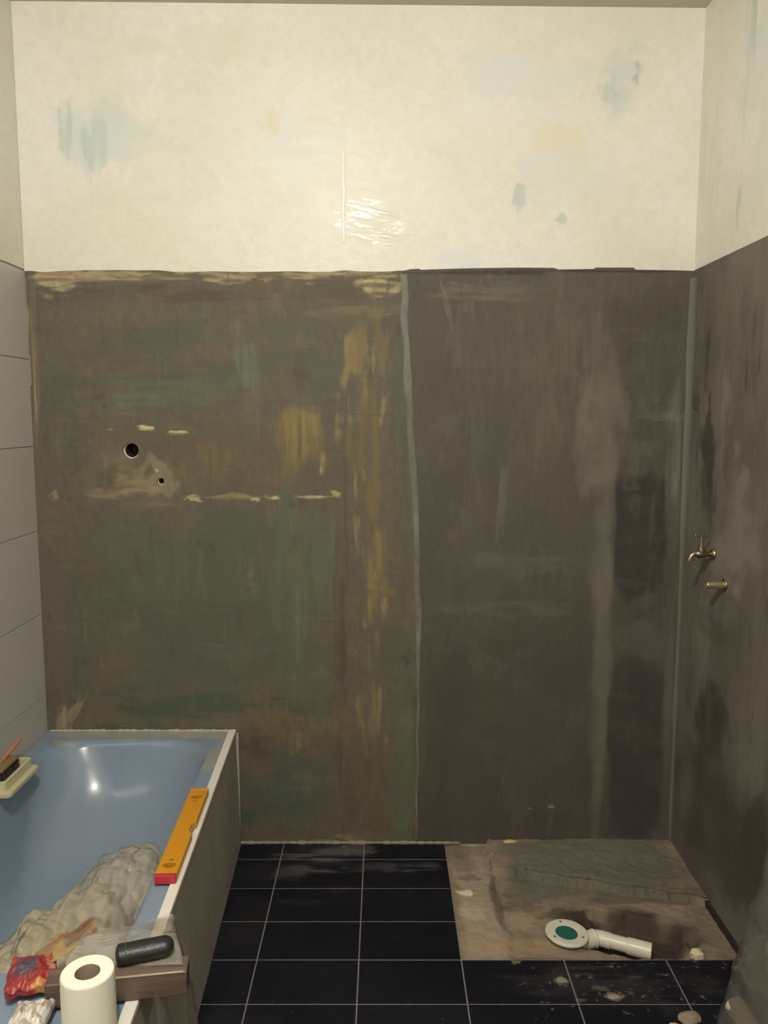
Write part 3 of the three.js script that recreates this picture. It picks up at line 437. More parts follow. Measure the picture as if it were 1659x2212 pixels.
// ---------------------------------------------------------------- bathtub
const edge = z => -0.597 + 0.0437 * z;     // outer long edge, not quite square to the wall
const RIM = 0.482, TUB_END = 1.74;
{
  const T = thing('bathtub', 'pale blue enamel bathtub with white edge strip along the left wall', 'bathtub');
  // rounded-rectangle ring: l, w = inset of right side, z0, z1, corner radius, height
  const N = 24;
  const ring = (xl, inset, z0, z1, r, y, rb = r) => {
    const pts = [];
    const corner = (cx, cz, a0, r) => { for (let i = 0; i <= N; i++) { const a = a0 + i / N * Math.PI / 2; pts.push([cx + r * Math.cos(a), cz + r * Math.sin(a)]); } };
    const xr = -inset;   // in a frame where the outer right edge is x = 0 and the left is scaled
    corner(xr - r, z1 - r, 0, r); corner(xl + r, z1 - r, Math.PI / 2, r); corner(xl + rb, z0 + rb, Math.PI, rb); corner(xr - rb, z0 + rb, Math.PI * 1.5, rb);
    return pts.map(([x, z]) => { const full = edge(z) - (XL + 0.002); const base = edge(0.6) - (XL + 0.002); return [edge(z) + x * full / base, y, z]; });
  };
  const L = -(edge(0.6) - (XL + 0.002));
  const rings = [
    ring(L, 0.004, 0.002, TUB_END, 0.004, RIM - 0.05), ring(L, 0.004, 0.002, TUB_END, 0.004, RIM - 0.004), ring(L + 0.003, 0.006, 0.005, TUB_END - 0.004, 0.006, RIM),
    ring(L + 0.05, 0.072, 0.085, 1.44, 0.1, RIM, 0.16), ring(L + 0.056, 0.078, 0.094, 1.434, 0.1, RIM - 0.002, 0.165), ring(L + 0.062, 0.085, 0.104, 1.425, 0.1, RIM - 0.009, 0.175), ring(L + 0.067, 0.09, 0.112, 1.42, 0.1, RIM - 0.025, 0.19),
    ring(L + 0.074, 0.096, 0.132, 1.41, 0.11, RIM - 0.08, 0.222), ring(L + 0.081, 0.102, 0.157, 1.4, 0.12, RIM - 0.14, 0.245), ring(L + 0.092, 0.11, 0.2, 1.39, 0.12, RIM - 0.2, 0.252), ring(L + 0.105, 0.122, 0.27, 1.375, 0.13, RIM - 0.26, 0.25), ring(L + 0.125, 0.14, 0.36, 1.355, 0.13, RIM - 0.315, 0.23), ring(L + 0.155, 0.17, 0.47, 1.32, 0.12, RIM - 0.355, 0.2), ring(L + 0.2, 0.22, 0.6, 1.25, 0.1, RIM - 0.378, 0.15), ring(L + 0.3, 0.3, 0.8, 1.1, 0.05, RIM - 0.385),
  ];
  const p = [], idx = [], M = rings[0].length;
  for (const r of rings) for (const q of r) p.push(...q);
  for (let k = 0; k < rings.length - 1; k++) for (let i = 0; i < M; i++) { const a = k * M + i, b = k * M + (i + 1) % M, c = a + M, d = b + M; idx.push(a, c, b, b, c, d); }
  const last = (rings.length - 1) * M; for (let i = 1; i < M - 1; i++) idx.push(last, last + i + 1, last + i);
  const g = new THREE.BufferGeometry(); g.setAttribute('position', new THREE.Float32BufferAttribute(p, 3)); g.setIndex(idx); g.computeVertexNormals();
  g.setAttribute('uv', new THREE.Float32BufferAttribute(p.flatMap((v, i) => i % 3 === 0 ? [p[i] * 1, p[i + 2]] : []), 2));
  const ptub = new Paint(-1.4, -0.02, 1.0, 1.8, 420, [126, 142, 153], { alt: [130, 143, 150], amp: 2, grain: 2, scale: 3, s: 101 });
  // dust and mortar left on the rim
  ptub.stain(-0.98, 0.04, 0.4, 0.05, [168, 160, 138], 0.95, { edge: 0.3, box: true }).stain(-0.63, 0.25, 0.035, 0.3, [162, 155, 136], 0.8, { edge: 0.4 }).stain(-1.26, 0.12, 0.08, 0.03, [172, 166, 142], 0.7, { edge: 0.5 }).stain(-1.34, 0.4, 0.03, 0.4, [148, 142, 126], 0.6, { edge: 0.4 });
  paintUV(g, ptub, (x, y, z) => [x, z]);
  mesh('basin', g, phys({ map: ptub.texture(), roughness: 0.24, specularIntensity: 0.7, clearcoat: 0.3, clearcoatRoughness: 0.08, side: THREE.DoubleSide }), T).userData.label = 'pale blue enamel basin';
  // plastered apron
  const foot = z => edge(z) + 0.012;
  const pa = new Paint(-0.02, 0, 1.8, 0.52, 420, [172, 164, 146], { alt: [164, 156, 138], amp: 4, grain: 5, scale: 4, s: 111, vx: 2 });
  pa.stain(0.15, 0.25, 0.08, 0.24, [152, 146, 132], 0.5, { streak: 'v' }).stain(0.6, 0.22, 0.2, 0.2, [178, 170, 150], 0.5, { streak: 'v' }).stain(0.95, 0.25, 0.1, 0.22, [158, 152, 132], 0.5, { streak: 'v' });
  const A = sheet(60, 12, (u, v) => { const z = 0.004 + u * (TUB_END - 0.004); return [foot(z) + (edge(z) - foot(z)) * v - 0.001 + (fbm(z * 5, v * 2, 3) - 0.5) * 0.003, v * (RIM - 0.004), z]; });
  const B = sheet(60, 12, (u, v) => { const z = 0.004 + u * (TUB_END - 0.004); return [foot(z) - 0.02 + (edge(z) - foot(z)) * v, v * (RIM - 0.004), z]; });
  const endA = box(foot(0.004) - 0.02, foot(0.004) - 0.002, 0, RIM - 0.006, 0.003, 0.006);
  mesh('apron', paintUV(join([A, B, endA]), pa, (x, y, z) => [z, y]), std({ map: pa.texture(), roughness: 0.7, bumpMap: R_FINE, bumpScale: 0.0008, side: THREE.DoubleSide }), T).userData.label = 'grey plastered side panel';
  mesh('end_panel', box(XL + 0.003, edge(TUB_END) - 0.01, 0, RIM - 0.045, TUB_END - 0.03, TUB_END - 0.012), std({ map: pa.texture(), roughness: 0.8 }), T);
  // white strip on the outer edge
  const len = TUB_END - 0.004, st = rbox(0.029, 0.016, len, 0.003, 2); st.rotateY(Math.atan(0.0437)); st.translate(edge(TUB_END / 2) - 0.0135, RIM - 0.0005, 0.004 + len / 2);
  mesh('edge_strip', st, phys({ color: col(226, 220, 200), roughness: 0.35 }), T).userData.label = 'white plastic edge strip';
  const seal = []; for (let k = 0; k < 30; k++) { const q = new THREE.IcosahedronGeometry(1, 1); q.scale(0.018, 0.003 + 0.004 * hash(k, 2, 7), 0.006); q.translate(-1.332 + k * 0.0248, RIM + 0.002, 0.006); seal.push(q); }
  mesh('mortar_joint', join(seal), std({ color: col(176, 170, 144), roughness: 0.9 }), T);
}

// ---------------------------------------------------------------- spirit level on the bath edge
{
  const Lz0 = 0.575, Lz1 = 1.095, zc = (Lz0 + Lz1) / 2, len = 0.52, w = 0.056;
  const T = thing('spirit_level', 'orange-yellow spirit level with red end cap lying on the bath edge', 'level', [edge(zc) - 0.0125 - w / 2, RIM + 0.0078, zc], Math.atan(0.0437));
  const sh = new THREE.Shape(), hw = w / 2, hl = len / 2 - 0.012;
  sh.moveTo(-hw, -hl); sh.lineTo(hw, -hl); sh.lineTo(hw, -0.035); sh.bezierCurveTo(hw - 0.016, -0.03, hw - 0.016, 0.03, hw, 0.035); sh.lineTo(hw, hl); sh.lineTo(-hw, hl); sh.lineTo(-hw, -hl);
  for (const s of [-1, 1]) { const h = new THREE.Path(); h.absellipse(0, s * (hl - 0.045), 0.019, 0.0155, 0, Math.PI * 2, true); sh.holes.push(h); }
  const g = new THREE.ExtrudeGeometry(sh, { depth: 0.02, bevelEnabled: true, bevelSize: 0.0015, bevelThickness: 0.0015, bevelSegments: 2, curveSegments: 16 });
  g.rotateX(-Math.PI / 2); g.translate(0, 0.0015, 0);     // shape y becomes -z
  mesh('body', g, phys({ color: col(200, 136, 28), roughness: 0.4 }), T);
  const red = phys({ color: col(178, 44, 52), roughness: 0.45 });
  const cap = rbox(w + 0.002, 0.024, 0.014, 0.002); 
  for (const s of [-1, 1]) { const c = mesh('end_cap', cap, s > 0 ? red : phys({ color: col(206, 140, 44), roughness: 0.5 }), T); c.position.set(0, 0.0117, s * (len / 2 - 0.007)); }
  const dark = std({ color: col(74, 48, 36), roughness: 0.7 }), vialM = phys({ color: col(104, 72, 44), roughness: 0.2 });
  for (const s of [-1, 1]) {
    const b = mesh('vial_bed', new THREE.CylinderGeometry(0.0155, 0.0155, 0.006, 24), dark, T); b.scale.x = 1.2; b.position.set(0, 0.0055, s * (hl - 0.045));
    const v = mesh('vial', cyl(0.0045, 0.0045, [-0.014, 0, 0], [0.014, 0, 0], 12), vialM, T); v.position.set(0, 0.013, s * (hl - 0.045));
  }
  const v = mesh('vial', cyl(0.0048, 0.0048, [0, 0, -0.022], [0, 0, 0.022], 12), phys({ color: col(176, 150, 150), roughness: 0.2, transmission: 0.3, thickness: 0 }), T); v.position.set(hw - 0.009, 0.011, 0);
  const mk = std({ color: col(96, 60, 36), roughness: 0.7 });
  const logo = mesh('print_mark', join([box(-0.006, 0.006, 0.0232, 0.0236, 0.18, 0.1825), box(-0.003, 0.005, 0.0232, 0.0236, 0.174, 0.176)]), mk, T);
  mesh('print_mark', join([box(-0.008, 0.004, 0.0232, 0.0236, -0.175, -0.173), box(-0.006, 0.006, 0.0232, 0.0236, -0.168, -0.166)]), mk, T);
}

// ---------------------------------------------------------------- soap dish on the left wall over the bath
{
  const z0 = 0.36, z1 = 0.59, zc = (z0 + z1) / 2;
  const T = thing('soap_dish', 'cream ceramic soap dish on the tiled wall above the bath', 'soap dish', [XL + 0.001, 0.484, zc]);
  const m = phys({ color: col(196, 188, 142), roughness: 0.35 });
  const rr = (w, d, r) => { const s = new THREE.Shape(); s.moveTo(0, -d / 2); s.lineTo(w - r, -d / 2); s.quadraticCurveTo(w, -d / 2, w, -d / 2 + r); s.lineTo(w, d / 2 - r); s.quadraticCurveTo(w, d / 2, w - r, d / 2); s.lineTo(0, d / 2); s.closePath(); return s; };
  const fl = new THREE.ExtrudeGeometry(rr(0.118, 0.23, 0.02), { depth: 0.012, bevelEnabled: true, bevelSize: 0.002, bevelThickness: 0.002, bevelSegments: 2 }); fl.rotateX(-Math.PI / 2); fl.translate(0, 0.002, 0);
  mesh('base_plate', fl, m, T);
  const o = rr(0.098, 0.21, 0.018), h = new THREE.Path(); const q = rr(0.084, 0.182, 0.014).getPoints(10).map(v => new THREE.Vector2(v.x + 0.006, v.y)); h.setFromPoints(q.reverse()); o.holes.push(h);
  const rim = new THREE.ExtrudeGeometry(o, { depth: 0.03, bevelEnabled: true, bevelSize: 0.0015, bevelThickness: 0.0015, bevelSegments: 2 }); rim.rotateX(-Math.PI / 2); rim.translate(0, 0.016, 0);
  mesh('rim', rim, m, T);
}
{
  const T = thing('scrubbing_brush', 'worn brown scrubbing brush lying in the cream soap dish', 'brush', [XL + 0.05, 0.502, 0.465]);
  const wood = std({ color: col(134, 108, 70), roughness: 0.8, bumpMap: R_FINE, bumpScale: 0.001 });
  const b = rbox(0.05, 0.016, 0.13, 0.007); b.rotateZ(0.2); b.translate(-0.004, 0.043, 0.0); mesh('back', b, wood, T);
  const br = []; for (let i = 0; i < 5; i++) for (let j = 0; j < 12; j++) { const x = -0.02 + i * 0.009 + (hash(i, j, 1) - 0.5) * 0.004, z = -0.055 + j * 0.01; br.push(cyl(0.0022, 0.0036, [x, 0.036, z], [x * 1.25 + 0.004, 0.001, z * 1.04], 5)); }
  mesh('bristles', join(br), std({ color: col(58, 48, 40), roughness: 0.95 }), T).userData.kind = 'stuff';
  const hd = mesh('handle', rbox(0.016, 0.012, 0.1, 0.005), std({ color: col(168, 110, 70), roughness: 0.6 }), T); hd.position.set(-0.012, 0.068, -0.07); hd.rotation.set(0.45, -0.25, 0);
}

// ---------------------------------------------------------------- crumpled clear bag in the bath
const film = (c, o = {}) => phys({ color: col(...c), roughness: 0.16, clearcoat: 0.8, clearcoatRoughness: 0.06, transmission: 0.6, thickness: 0, ior: 1.35, specularIntensity: 0.8, side: THREE.DoubleSide, ...o });
const ridged = (x, y, z, s) => { let v = 0, a = 0.55; for (let k = 0; k < 4; k++) { v += a * (1 - Math.abs(2 * vnoise3(x, y, z, s + k * 31) - 1)); a *= 0.5; x = x * 1.9 + 3.1; y = y * 1.9 - 1.7; z = z * 1.9 + 0.9; } return v; };
// sharp creases of crumpled film: distance between the two nearest cell centres
function crease(x, y, z, s) {
  const ix = Math.floor(x), iy = Math.floor(y), iz = Math.floor(z); let a = 9, b = 9;
  for (let i = -1; i <= 1; i++) for (let j = -1; j <= 1; j++) for (let k = -1; k <= 1; k++) {
    const X = ix + i, Y = iy + j, Z = iz + k, q = s + Z * 57;
    const d = Math.hypot(X + hash(X, Y, q) - x, Y + hash(X, Y, q + 1000) - y, Z + hash(X, Y, q + 2000) - z);
    if (d < a) { b = a; a = d; } else if (d < b) b = d;
  }
  return [a, b - a];
}
const billow = (x, y, z, s) => { const a = ridged(x * 0.9, y * 0.9, z * 0.5, s) - 0.55, [c] = crease(x * 0.9 + y * 0.5, y * 1.1, z * 0.7, s), [e] = crease(x * 2.6 + 5, y * 1.6, z * 1.5 + 3, s + 7); return a * 0.35 + (0.55 - c) * 0.55 + (0.5 - e) * 0.22; };
const crumple = (x, y, z, s) => { const [a] = crease(x, y, z, s), [c, e] = crease(x * 2.3 + 5, y * 2.3, z * 2.3 + 3, s + 7), [f] = crease(x * 5, y * 5 + 2, z * 5, s + 13); return 0.62 - a * 0.9 + (0.5 - c) * 0.45 + (0.5 - f) * 0.16 - 0.12 * Math.min(0.3, e); };
const R_CRINKLE = (() => {
  const n = 384, u = new Uint8Array(n * n * 4);
  for (let j = 0; j < n; j++) for (let i = 0; i < n; i++) {
    const x = i / n * 7, y = j / n * 7, wx = x + 0.6 * fbm(x, y, 3), wy = y + 0.6 * fbm(x + 9, y, 4);
    const a = crease(wx, wy * 0.7, 0.5, 5), b = crease(wx * 2.4, wy * 2, 0.5, 6), v = 255 * Math.min(1, Math.max(0, 0.75 * (1 - a[0]) + 0.35 * (1 - b[0]) - 0.1));
    const k = (j * n + i) * 4; u[k] = u[k + 1] = u[k + 2] = v; u[k + 3] = 255;
  }
  const t = new THREE.DataTexture(u, n, n, THREE.RGBAFormat); t.magFilter = THREE.LinearFilter; t.minFilter = THREE.LinearFilter; t.wrapS = t.wrapT = THREE.RepeatWrapping; t.needsUpdate = true; return t;
})();
{
  const T = thing('plastic_bag', 'big crumpled clear plastic bag heaped inside the blue bathtub', 'bag', [-0.85, 0.1, 1.1]);
  const blob = (cx, cy, cz, rx, ry, rz, s, amp) => {
    const g = mergeVertices((() => { const q = new THREE.IcosahedronGeometry(1, 40); q.deleteAttribute('normal'); q.deleteAttribute('uv'); return q; })(), 1e-5), p = g.attributes.position;
    for (let i = 0; i < p.count; i++) {
      const x = p.getX(i), y = p.getY(i), z = p.getZ(i);
      const d = 1 + amp * billow(x * 2.4 + 7, y * 2.4, z * 2.8 + 2, s);
      p.setXYZ(i, cx + rx * x * d, Math.max(0.006, cy + ry * y * d), cz + rz * z * d);
    }
    g.computeVertexNormals(); const uv = new Float32Array(p.count * 2); for (let i = 0; i < p.count; i++) { uv[2 * i] = (p.getX(i) + 0.6 * p.getY(i)) * 2.2; uv[2 * i + 1] = (p.getZ(i) - 0.5 * p.getY(i)) * 2.2; } g.setAttribute('uv', new THREE.Float32BufferAttribute(uv, 2)); return g;
  };
  mesh('body', blob(0.03, 0.13, 0.03, 0.165, 0.2, 0.31, 3, 0.4), film([230, 220, 194], { bumpMap: R_CRINKLE, bumpScale: 0.02, roughness: 0.1, transmission: 0.66 }), T);
  mesh('crumpled_fold', blob(0.08, 0.2, -0.22, 0.14, 0.13, 0.21, 13, 0.42), film([226, 216, 192], { bumpMap: R_CRINKLE, bumpScale: 0.02, roughness: 0.1, transmission: 0.66 }), T);
  mesh('crumpled_fold', blob(-0.01, 0.18, 0.12, 0.15, 0.17, 0.19, 23, 0.42), film([232, 218, 182], { bumpMap: R_CRINKLE, bumpScale: 0.02, roughness: 0.1, transmission: 0.66 }), T);
}

// ---------------------------------------------------------------- things on the near end of the bath
const DECK = RIM + 0.0005, TURN = 0.15;
{
  const T = thing('wrapped_board', 'dark brown board lying across the bath end under the black case', 'board', [-0.577, DECK + 0.008, 1.512], TURN);
  const pw = new Paint(-0.2, -0.1, 0.4, 0.2, 900, [108, 90, 76], { alt: [92, 75, 62], amp: 6, grain: 4, scale: 6, s: 121, vy: 8 });
  const b = rbox(0.295, 0.056, 0.056, 0.004); b.translate(0, 0.028, 0); paintUV(b, pw, (x, y, z) => [x, y + z]);
  mesh('core', b, phys({ map: pw.texture(), roughness: 0.4 }), T);
  mesh('film_seam', cyl(0.003, 0.003, [-0.06, 0.0555, 0.0262], [0.14, 0.0555, 0.0262], 10), phys({ color: col(150, 132, 110), roughness: 0.25 }), T);
}
{
  const T = thing('black_case', 'black rounded case lying on the brown board', 'case', [-0.535, DECK + 0.065, 1.478], TURN + 0.16);
  const g = new THREE.CapsuleGeometry(0.021, 0.088, 10, 28); g.rotateZ(Math.PI / 2); const p = g.attributes.position;
  for (let i = 0; i < p.count; i++) if (p.getX(i) < -0.044) p.setX(i, -0.044 + (p.getX(i) + 0.044) * 0.45);    // blunt left end
  g.scale(1.06, 0.98, 1.2); g.computeVertexNormals(); g.translate(0, 0.0206, 0);
  mesh('shell', g, phys({ color: col(34, 36, 36), roughness: 0.42, bumpMap: R_FINE, bumpScale: 0.0006 }), T);
  const seam = new THREE.TorusGeometry(0.0195, 0.0012, 6, 32); seam.rotateY(Math.PI / 2); seam.scale(1, 1.03, 1.25); seam.translate(-0.034, 0.0206, 0); mesh('seam', seam, std({ color: col(70, 72, 70), roughness: 0.5 }), T);
  const dots = []; for (let i = 0; i < 7; i++) dots.push(rbox(0.0032, 0.0008, 0.004, 0.0003, 1).translate(0.01 + i * 0.0048, 0.0375, 0.0135 + 0.0008 * (i % 2)));
  mesh('print_mark', join(dots), std({ color: col(112, 112, 104), roughness: 0.6 }), T);
}
{
  const T = thing('paper_roll', 'white paper roll standing upright on the bath end', 'paper roll', [-0.598, DECK + 0.009, 1.63]);
  const pts = [[0.023, 0], [0.05, 0], [0.0525, 0.003], [0.053, 0.07], [0.0525, 0.134], [0.051, 0.138], [0.049, 0.139], [0.026, 0.138], [0.0245, 0.136]].map(a => new THREE.Vector2(...a));
  mesh('paper', new THREE.LatheGeometry(pts, 64), std({ color: col(238, 232, 204), roughness: 0.95, bumpMap: R_FINE, bumpScale: 0.0006 }), T);
  mesh('core', new THREE.LatheGeometry([[0.0242, 0.001], [0.0242, 0.1365], [0.0228, 0.1365], [0.0228, 0.001]].map(a => new THREE.Vector2(...a)), 40), std({ color: col(150, 128, 104), roughness: 0.95, side: THREE.DoubleSide }), T).userData.label = 'brown cardboard core';
}
// crumpled packets
function packet(w, d, h, s, crumple) {
  const g = mergeVertices((() => { const q = new THREE.BoxGeometry(1, 1, 1, 44, 10, 34); q.deleteAttribute('normal'); q.deleteAttribute('uv'); return q; })(), 1e-5), p = g.attributes.position;
  for (let i = 0; i < p.count; i++) {
    let x = p.getX(i), y = p.getY(i), z = p.getZ(i);
    const ed = Math.max(Math.abs(x), Math.abs(z)) * 2, puff = Math.sqrt(Math.max(0.02, 1 - ed * ed * 0.98));
    let Y = h * (0.5 + y * puff);
    const n = ridged(x * 2.5 + 5, 0.5, z * 2.5 + 1, s) - 0.55, n2 = ridged(x * 6, y * 2, z * 6, s + 5) - 0.55;
    Y = Math.max(0.001, Y + (y > 0 ? 1 : 0.3) * (n * crumple + n2 * crumple * 0.4));
    p.setXYZ(i, w * x * (1 + 0.16 * (vnoise(z * 5, 1, s) - 0.5)) + n * 0.01, Y, d * z * (1 + 0.2 * (vnoise(x * 5, 4, s) - 0.5)));
  }
  g.computeVertexNormals(); return g;
}
{
  const T = thing('red_packet', 'crumpled red packet with a dark blue spot beside the white roll', 'packet', [-0.785, DECK + 0.001, 1.475], 0.3);
  const pp = new Paint(-0.09, -0.09, 0.18, 0.18, 1600, [158, 58, 46], { alt: [142, 46, 46], amp: 8, grain: 5, scale: 20, s: 131 });
  pp.stain(-0.015, 0.0, 0.032, 0.036, [64, 76, 92], 0.95, { edge: 0.4 }).stain(-0.01, 0.012, 0.018, 0.014, [120, 132, 130], 0.7, { edge: 0.5 }).stain(-0.05, -0.045, 0.03, 0.02, [204, 140, 60], 0.85, { edge: 0.5 }).stain(0.02, 0.05, 0.04, 0.012, [214, 176, 90], 0.7, { edge: 0.4 }).stain(0.045, -0.01, 0.016, 0.03, [206, 150, 140], 0.7, { edge: 0.5 });
  mesh('pouch', paintUV(packet(0.1, 0.12, 0.035, 7, 0.03), pp, (x, y, z) => [x, z]), phys({ map: pp.texture(), roughness: 0.38 }), T);
  const pt = new Paint(-0.02, -0.02, 0.16, 0.14, 1600, [160, 134, 84], { alt: [134, 104, 72], amp: 8, grain: 5, scale: 18, s: 141 });
  pt.stain(0.06, -0.005, 0.09, 0.012, [176, 72, 48], 0.95, { edge: 0.3 }).stain(0.075, 0.04, 0.022, 0.022, [86, 82, 88], 0.9, { edge: 0.4 }).stain(0.11, 0.035, 0.03, 0.05, [104, 76, 60], 0.85, { edge: 0.4 });
  const tl = sheet(40, 24, (u, v) => { const x = u * 0.13, z = v * 0.075 * (1 - 0.2 * u); return [x, 0.012 + 0.03 * u + 0.018 * ridged(x * 22, 0, z * 22, 17) * (0.4 + u), z]; });
  paintUV(tl, pt, (x, y, z) => [x, z]); tl.translate(0.02, 0.006, -0.075); tl.rotateY(0.28);
  mesh('torn_flap', tl, phys({ map: pt.texture(), roughness: 0.45, side: THREE.DoubleSide }), T).userData.label = 'tan flap with a red border';
}
{
  const T = thing('white_packet', 'crumpled white packet with brown smudges below the red packet', 'packet', [-0.725, DECK + 0.001, 1.645], 0.1);
  const pp = new Paint(-0.06, -0.08, 0.12, 0.16, 1600, [222, 214, 196], { alt: [206, 196, 178], amp: 8, grain: 5, scale: 20, s: 151 });
  for (let i = 0; i < 12; i++) pp.stain(-0.04 + rnd() * 0.08, -0.06 + rnd() * 0.12, 0.008 + rnd() * 0.012, 0.006 + rnd() * 0.01, [140, 110, 92], 0.6, { edge: 0.8 });
  mesh('pouch', paintUV(packet(0.075, 0.15, 0.05, 27, 0.03), pp, (x, y, z) => [x, z]), std({ map: pp.texture(), roughness: 0.6 }), T);
}
{
  const T = thing('clear_film', 'clear plastic film draped over the bath edge beside the black case', 'film', [-0.5, 0, 1.4]);
  const fold = (x, z, s) => crumple(x * 9, 0.3, z * 7, s) * 0.8;
  mesh('drape', sheet(60, 50, (u, v) => {          // over the rim, then hanging down the outside
    const far = -0.05 - 0.13 * sstep(0.0, 0.55, u) + 0.03 * vnoise(u * 6, 0, 2), z = far + v * (0.1 - far); let x, y;
    const t = u * 0.5;
    if (t < 0.26) { x = -0.2 + t; y = RIM + 0.02 + 0.045 * sstep(-0.15, 0.02, z); }
    else { const q = t - 0.26; x = 0.06 + Math.min(0.03, q * 0.35); y = RIM + 0.02 + 0.045 * sstep(-0.15, 0.02, z) - q * 1.5; }
    x -= (1 - v) * 0.09 * sstep(0.1, 0.5, u);
    x = Math.max(x, t < 0.26 ? -9 : edge(z + 1.4) + 0.5 + 0.018);
    const n = fold(x + y, z, 5); return [x + n * 0.012, y + n * 0.02, z + n * 0.012];
  }), film([232, 224, 204], { transmission: 0.72, roughness: 0.1, bumpMap: R_CRINKLE, bumpScale: 0.006 }), T);
  mesh('hanging_end', sheet(30, 50, (u, v) => {
    const z = 0.06 + u * 0.26, y = RIM + 0.03 - v * 0.42, n = fold(z, y * 0.5, 8);
    return [edge(z + 1.4) + 0.5 + 0.04 + 0.02 * Math.sin(v * 2.4) + n * 0.022, y, z + 0.01 * Math.sin(v * 5)];
  }), film([232, 226, 208], { transmission: 0.75, roughness: 0.1 }), T);
}

// ---------------------------------------------------------------- bib tap and pipe stub on the right wall
{
  const chrome = phys({ color: col(196, 176, 140), metalness: 1, roughness: 0.22 }), dull = phys({ color: col(150, 132, 104), metalness: 1, roughness: 0.35 });
  const T = thing('wall_tap', 'small chrome tap with a bar handle on the right wall', 'tap', [XR, 1.255, 0.3]);
  mesh('wall_flange', new THREE.LatheGeometry([[0, 0], [0.021, 0], [0.021, 0.003], [0.017, 0.008], [0.012, 0.011], [0, 0.011]].map(a => new THREE.Vector2(...a)), 32).rotateZ(Math.PI / 2), chrome, T);
  const bodyPts = [[0.009, 0.008], [0.009, 0.03], [0.012, 0.032], [0.0145, 0.042], [0.0145, 0.054], [0.011, 0.062], [0.0085, 0.066], [0, 0.067]].map(a => new THREE.Vector2(...a));
  mesh('body', new THREE.LatheGeometry(bodyPts, 32).rotateZ(Math.PI / 2), dull, T);
  const curve = new THREE.CatmullRomCurve3([[-0.05, 0, 0], [-0.065, 0.002, 0], [-0.078, -0.006, 0], [-0.083, -0.017, 0]].map(a => new THREE.Vector3(...a)));
  const sp = mesh('spout', new THREE.TubeGeometry(curve, 24, 0.0085, 16), chrome, T);
  mesh('spout_ring', cyl(0.0115, 0.0115, [-0.0826, -0.012, 0], [-0.0842, -0.023, 0], 20), chrome, sp);
  mesh('stem', join([cyl(0.011, 0.0095, [-0.045, 0.008, 0], [-0.045, 0.026, 0], 6), cyl(0.0055, 0.005, [-0.045, 0.026, 0], [-0.045, 0.064, 0], 16)]), chrome, T);
  mesh('handle_bar', (() => { const g = new THREE.CapsuleGeometry(0.0045, 0.042, 6, 14); g.rotateZ(Math.PI / 2 - 0.08); g.translate(-0.045, 0.066, 0); return g; })(), chrome, T);
  const P = thing('pipe_stub', 'short chrome pipe stub on the right wall just below the tap', 'pipe', [XR, 1.165, 0.405]);
  mesh('wall_flange', new THREE.LatheGeometry([[0, 0], [0.022, 0], [0.022, 0.003], [0.017, 0.007], [0, 0.009]].map(a => new THREE.Vector2(...a)), 32).rotateZ(Math.PI / 2), chrome, P);
  mesh('pipe', new THREE.LatheGeometry([[0.0135, 0.004], [0.0145, 0.03], [0.0135, 0.034], [0.0125, 0.06], [0.0115, 0.064], [0.0095, 0.064], [0.0095, 0.03]].map(a => new THREE.Vector2(...a)), 32).rotateZ(Math.PI / 2), phys({ color: col(206, 192, 158), metalness: 0.9, roughness: 0.3, side: THREE.DoubleSide }), P);
}

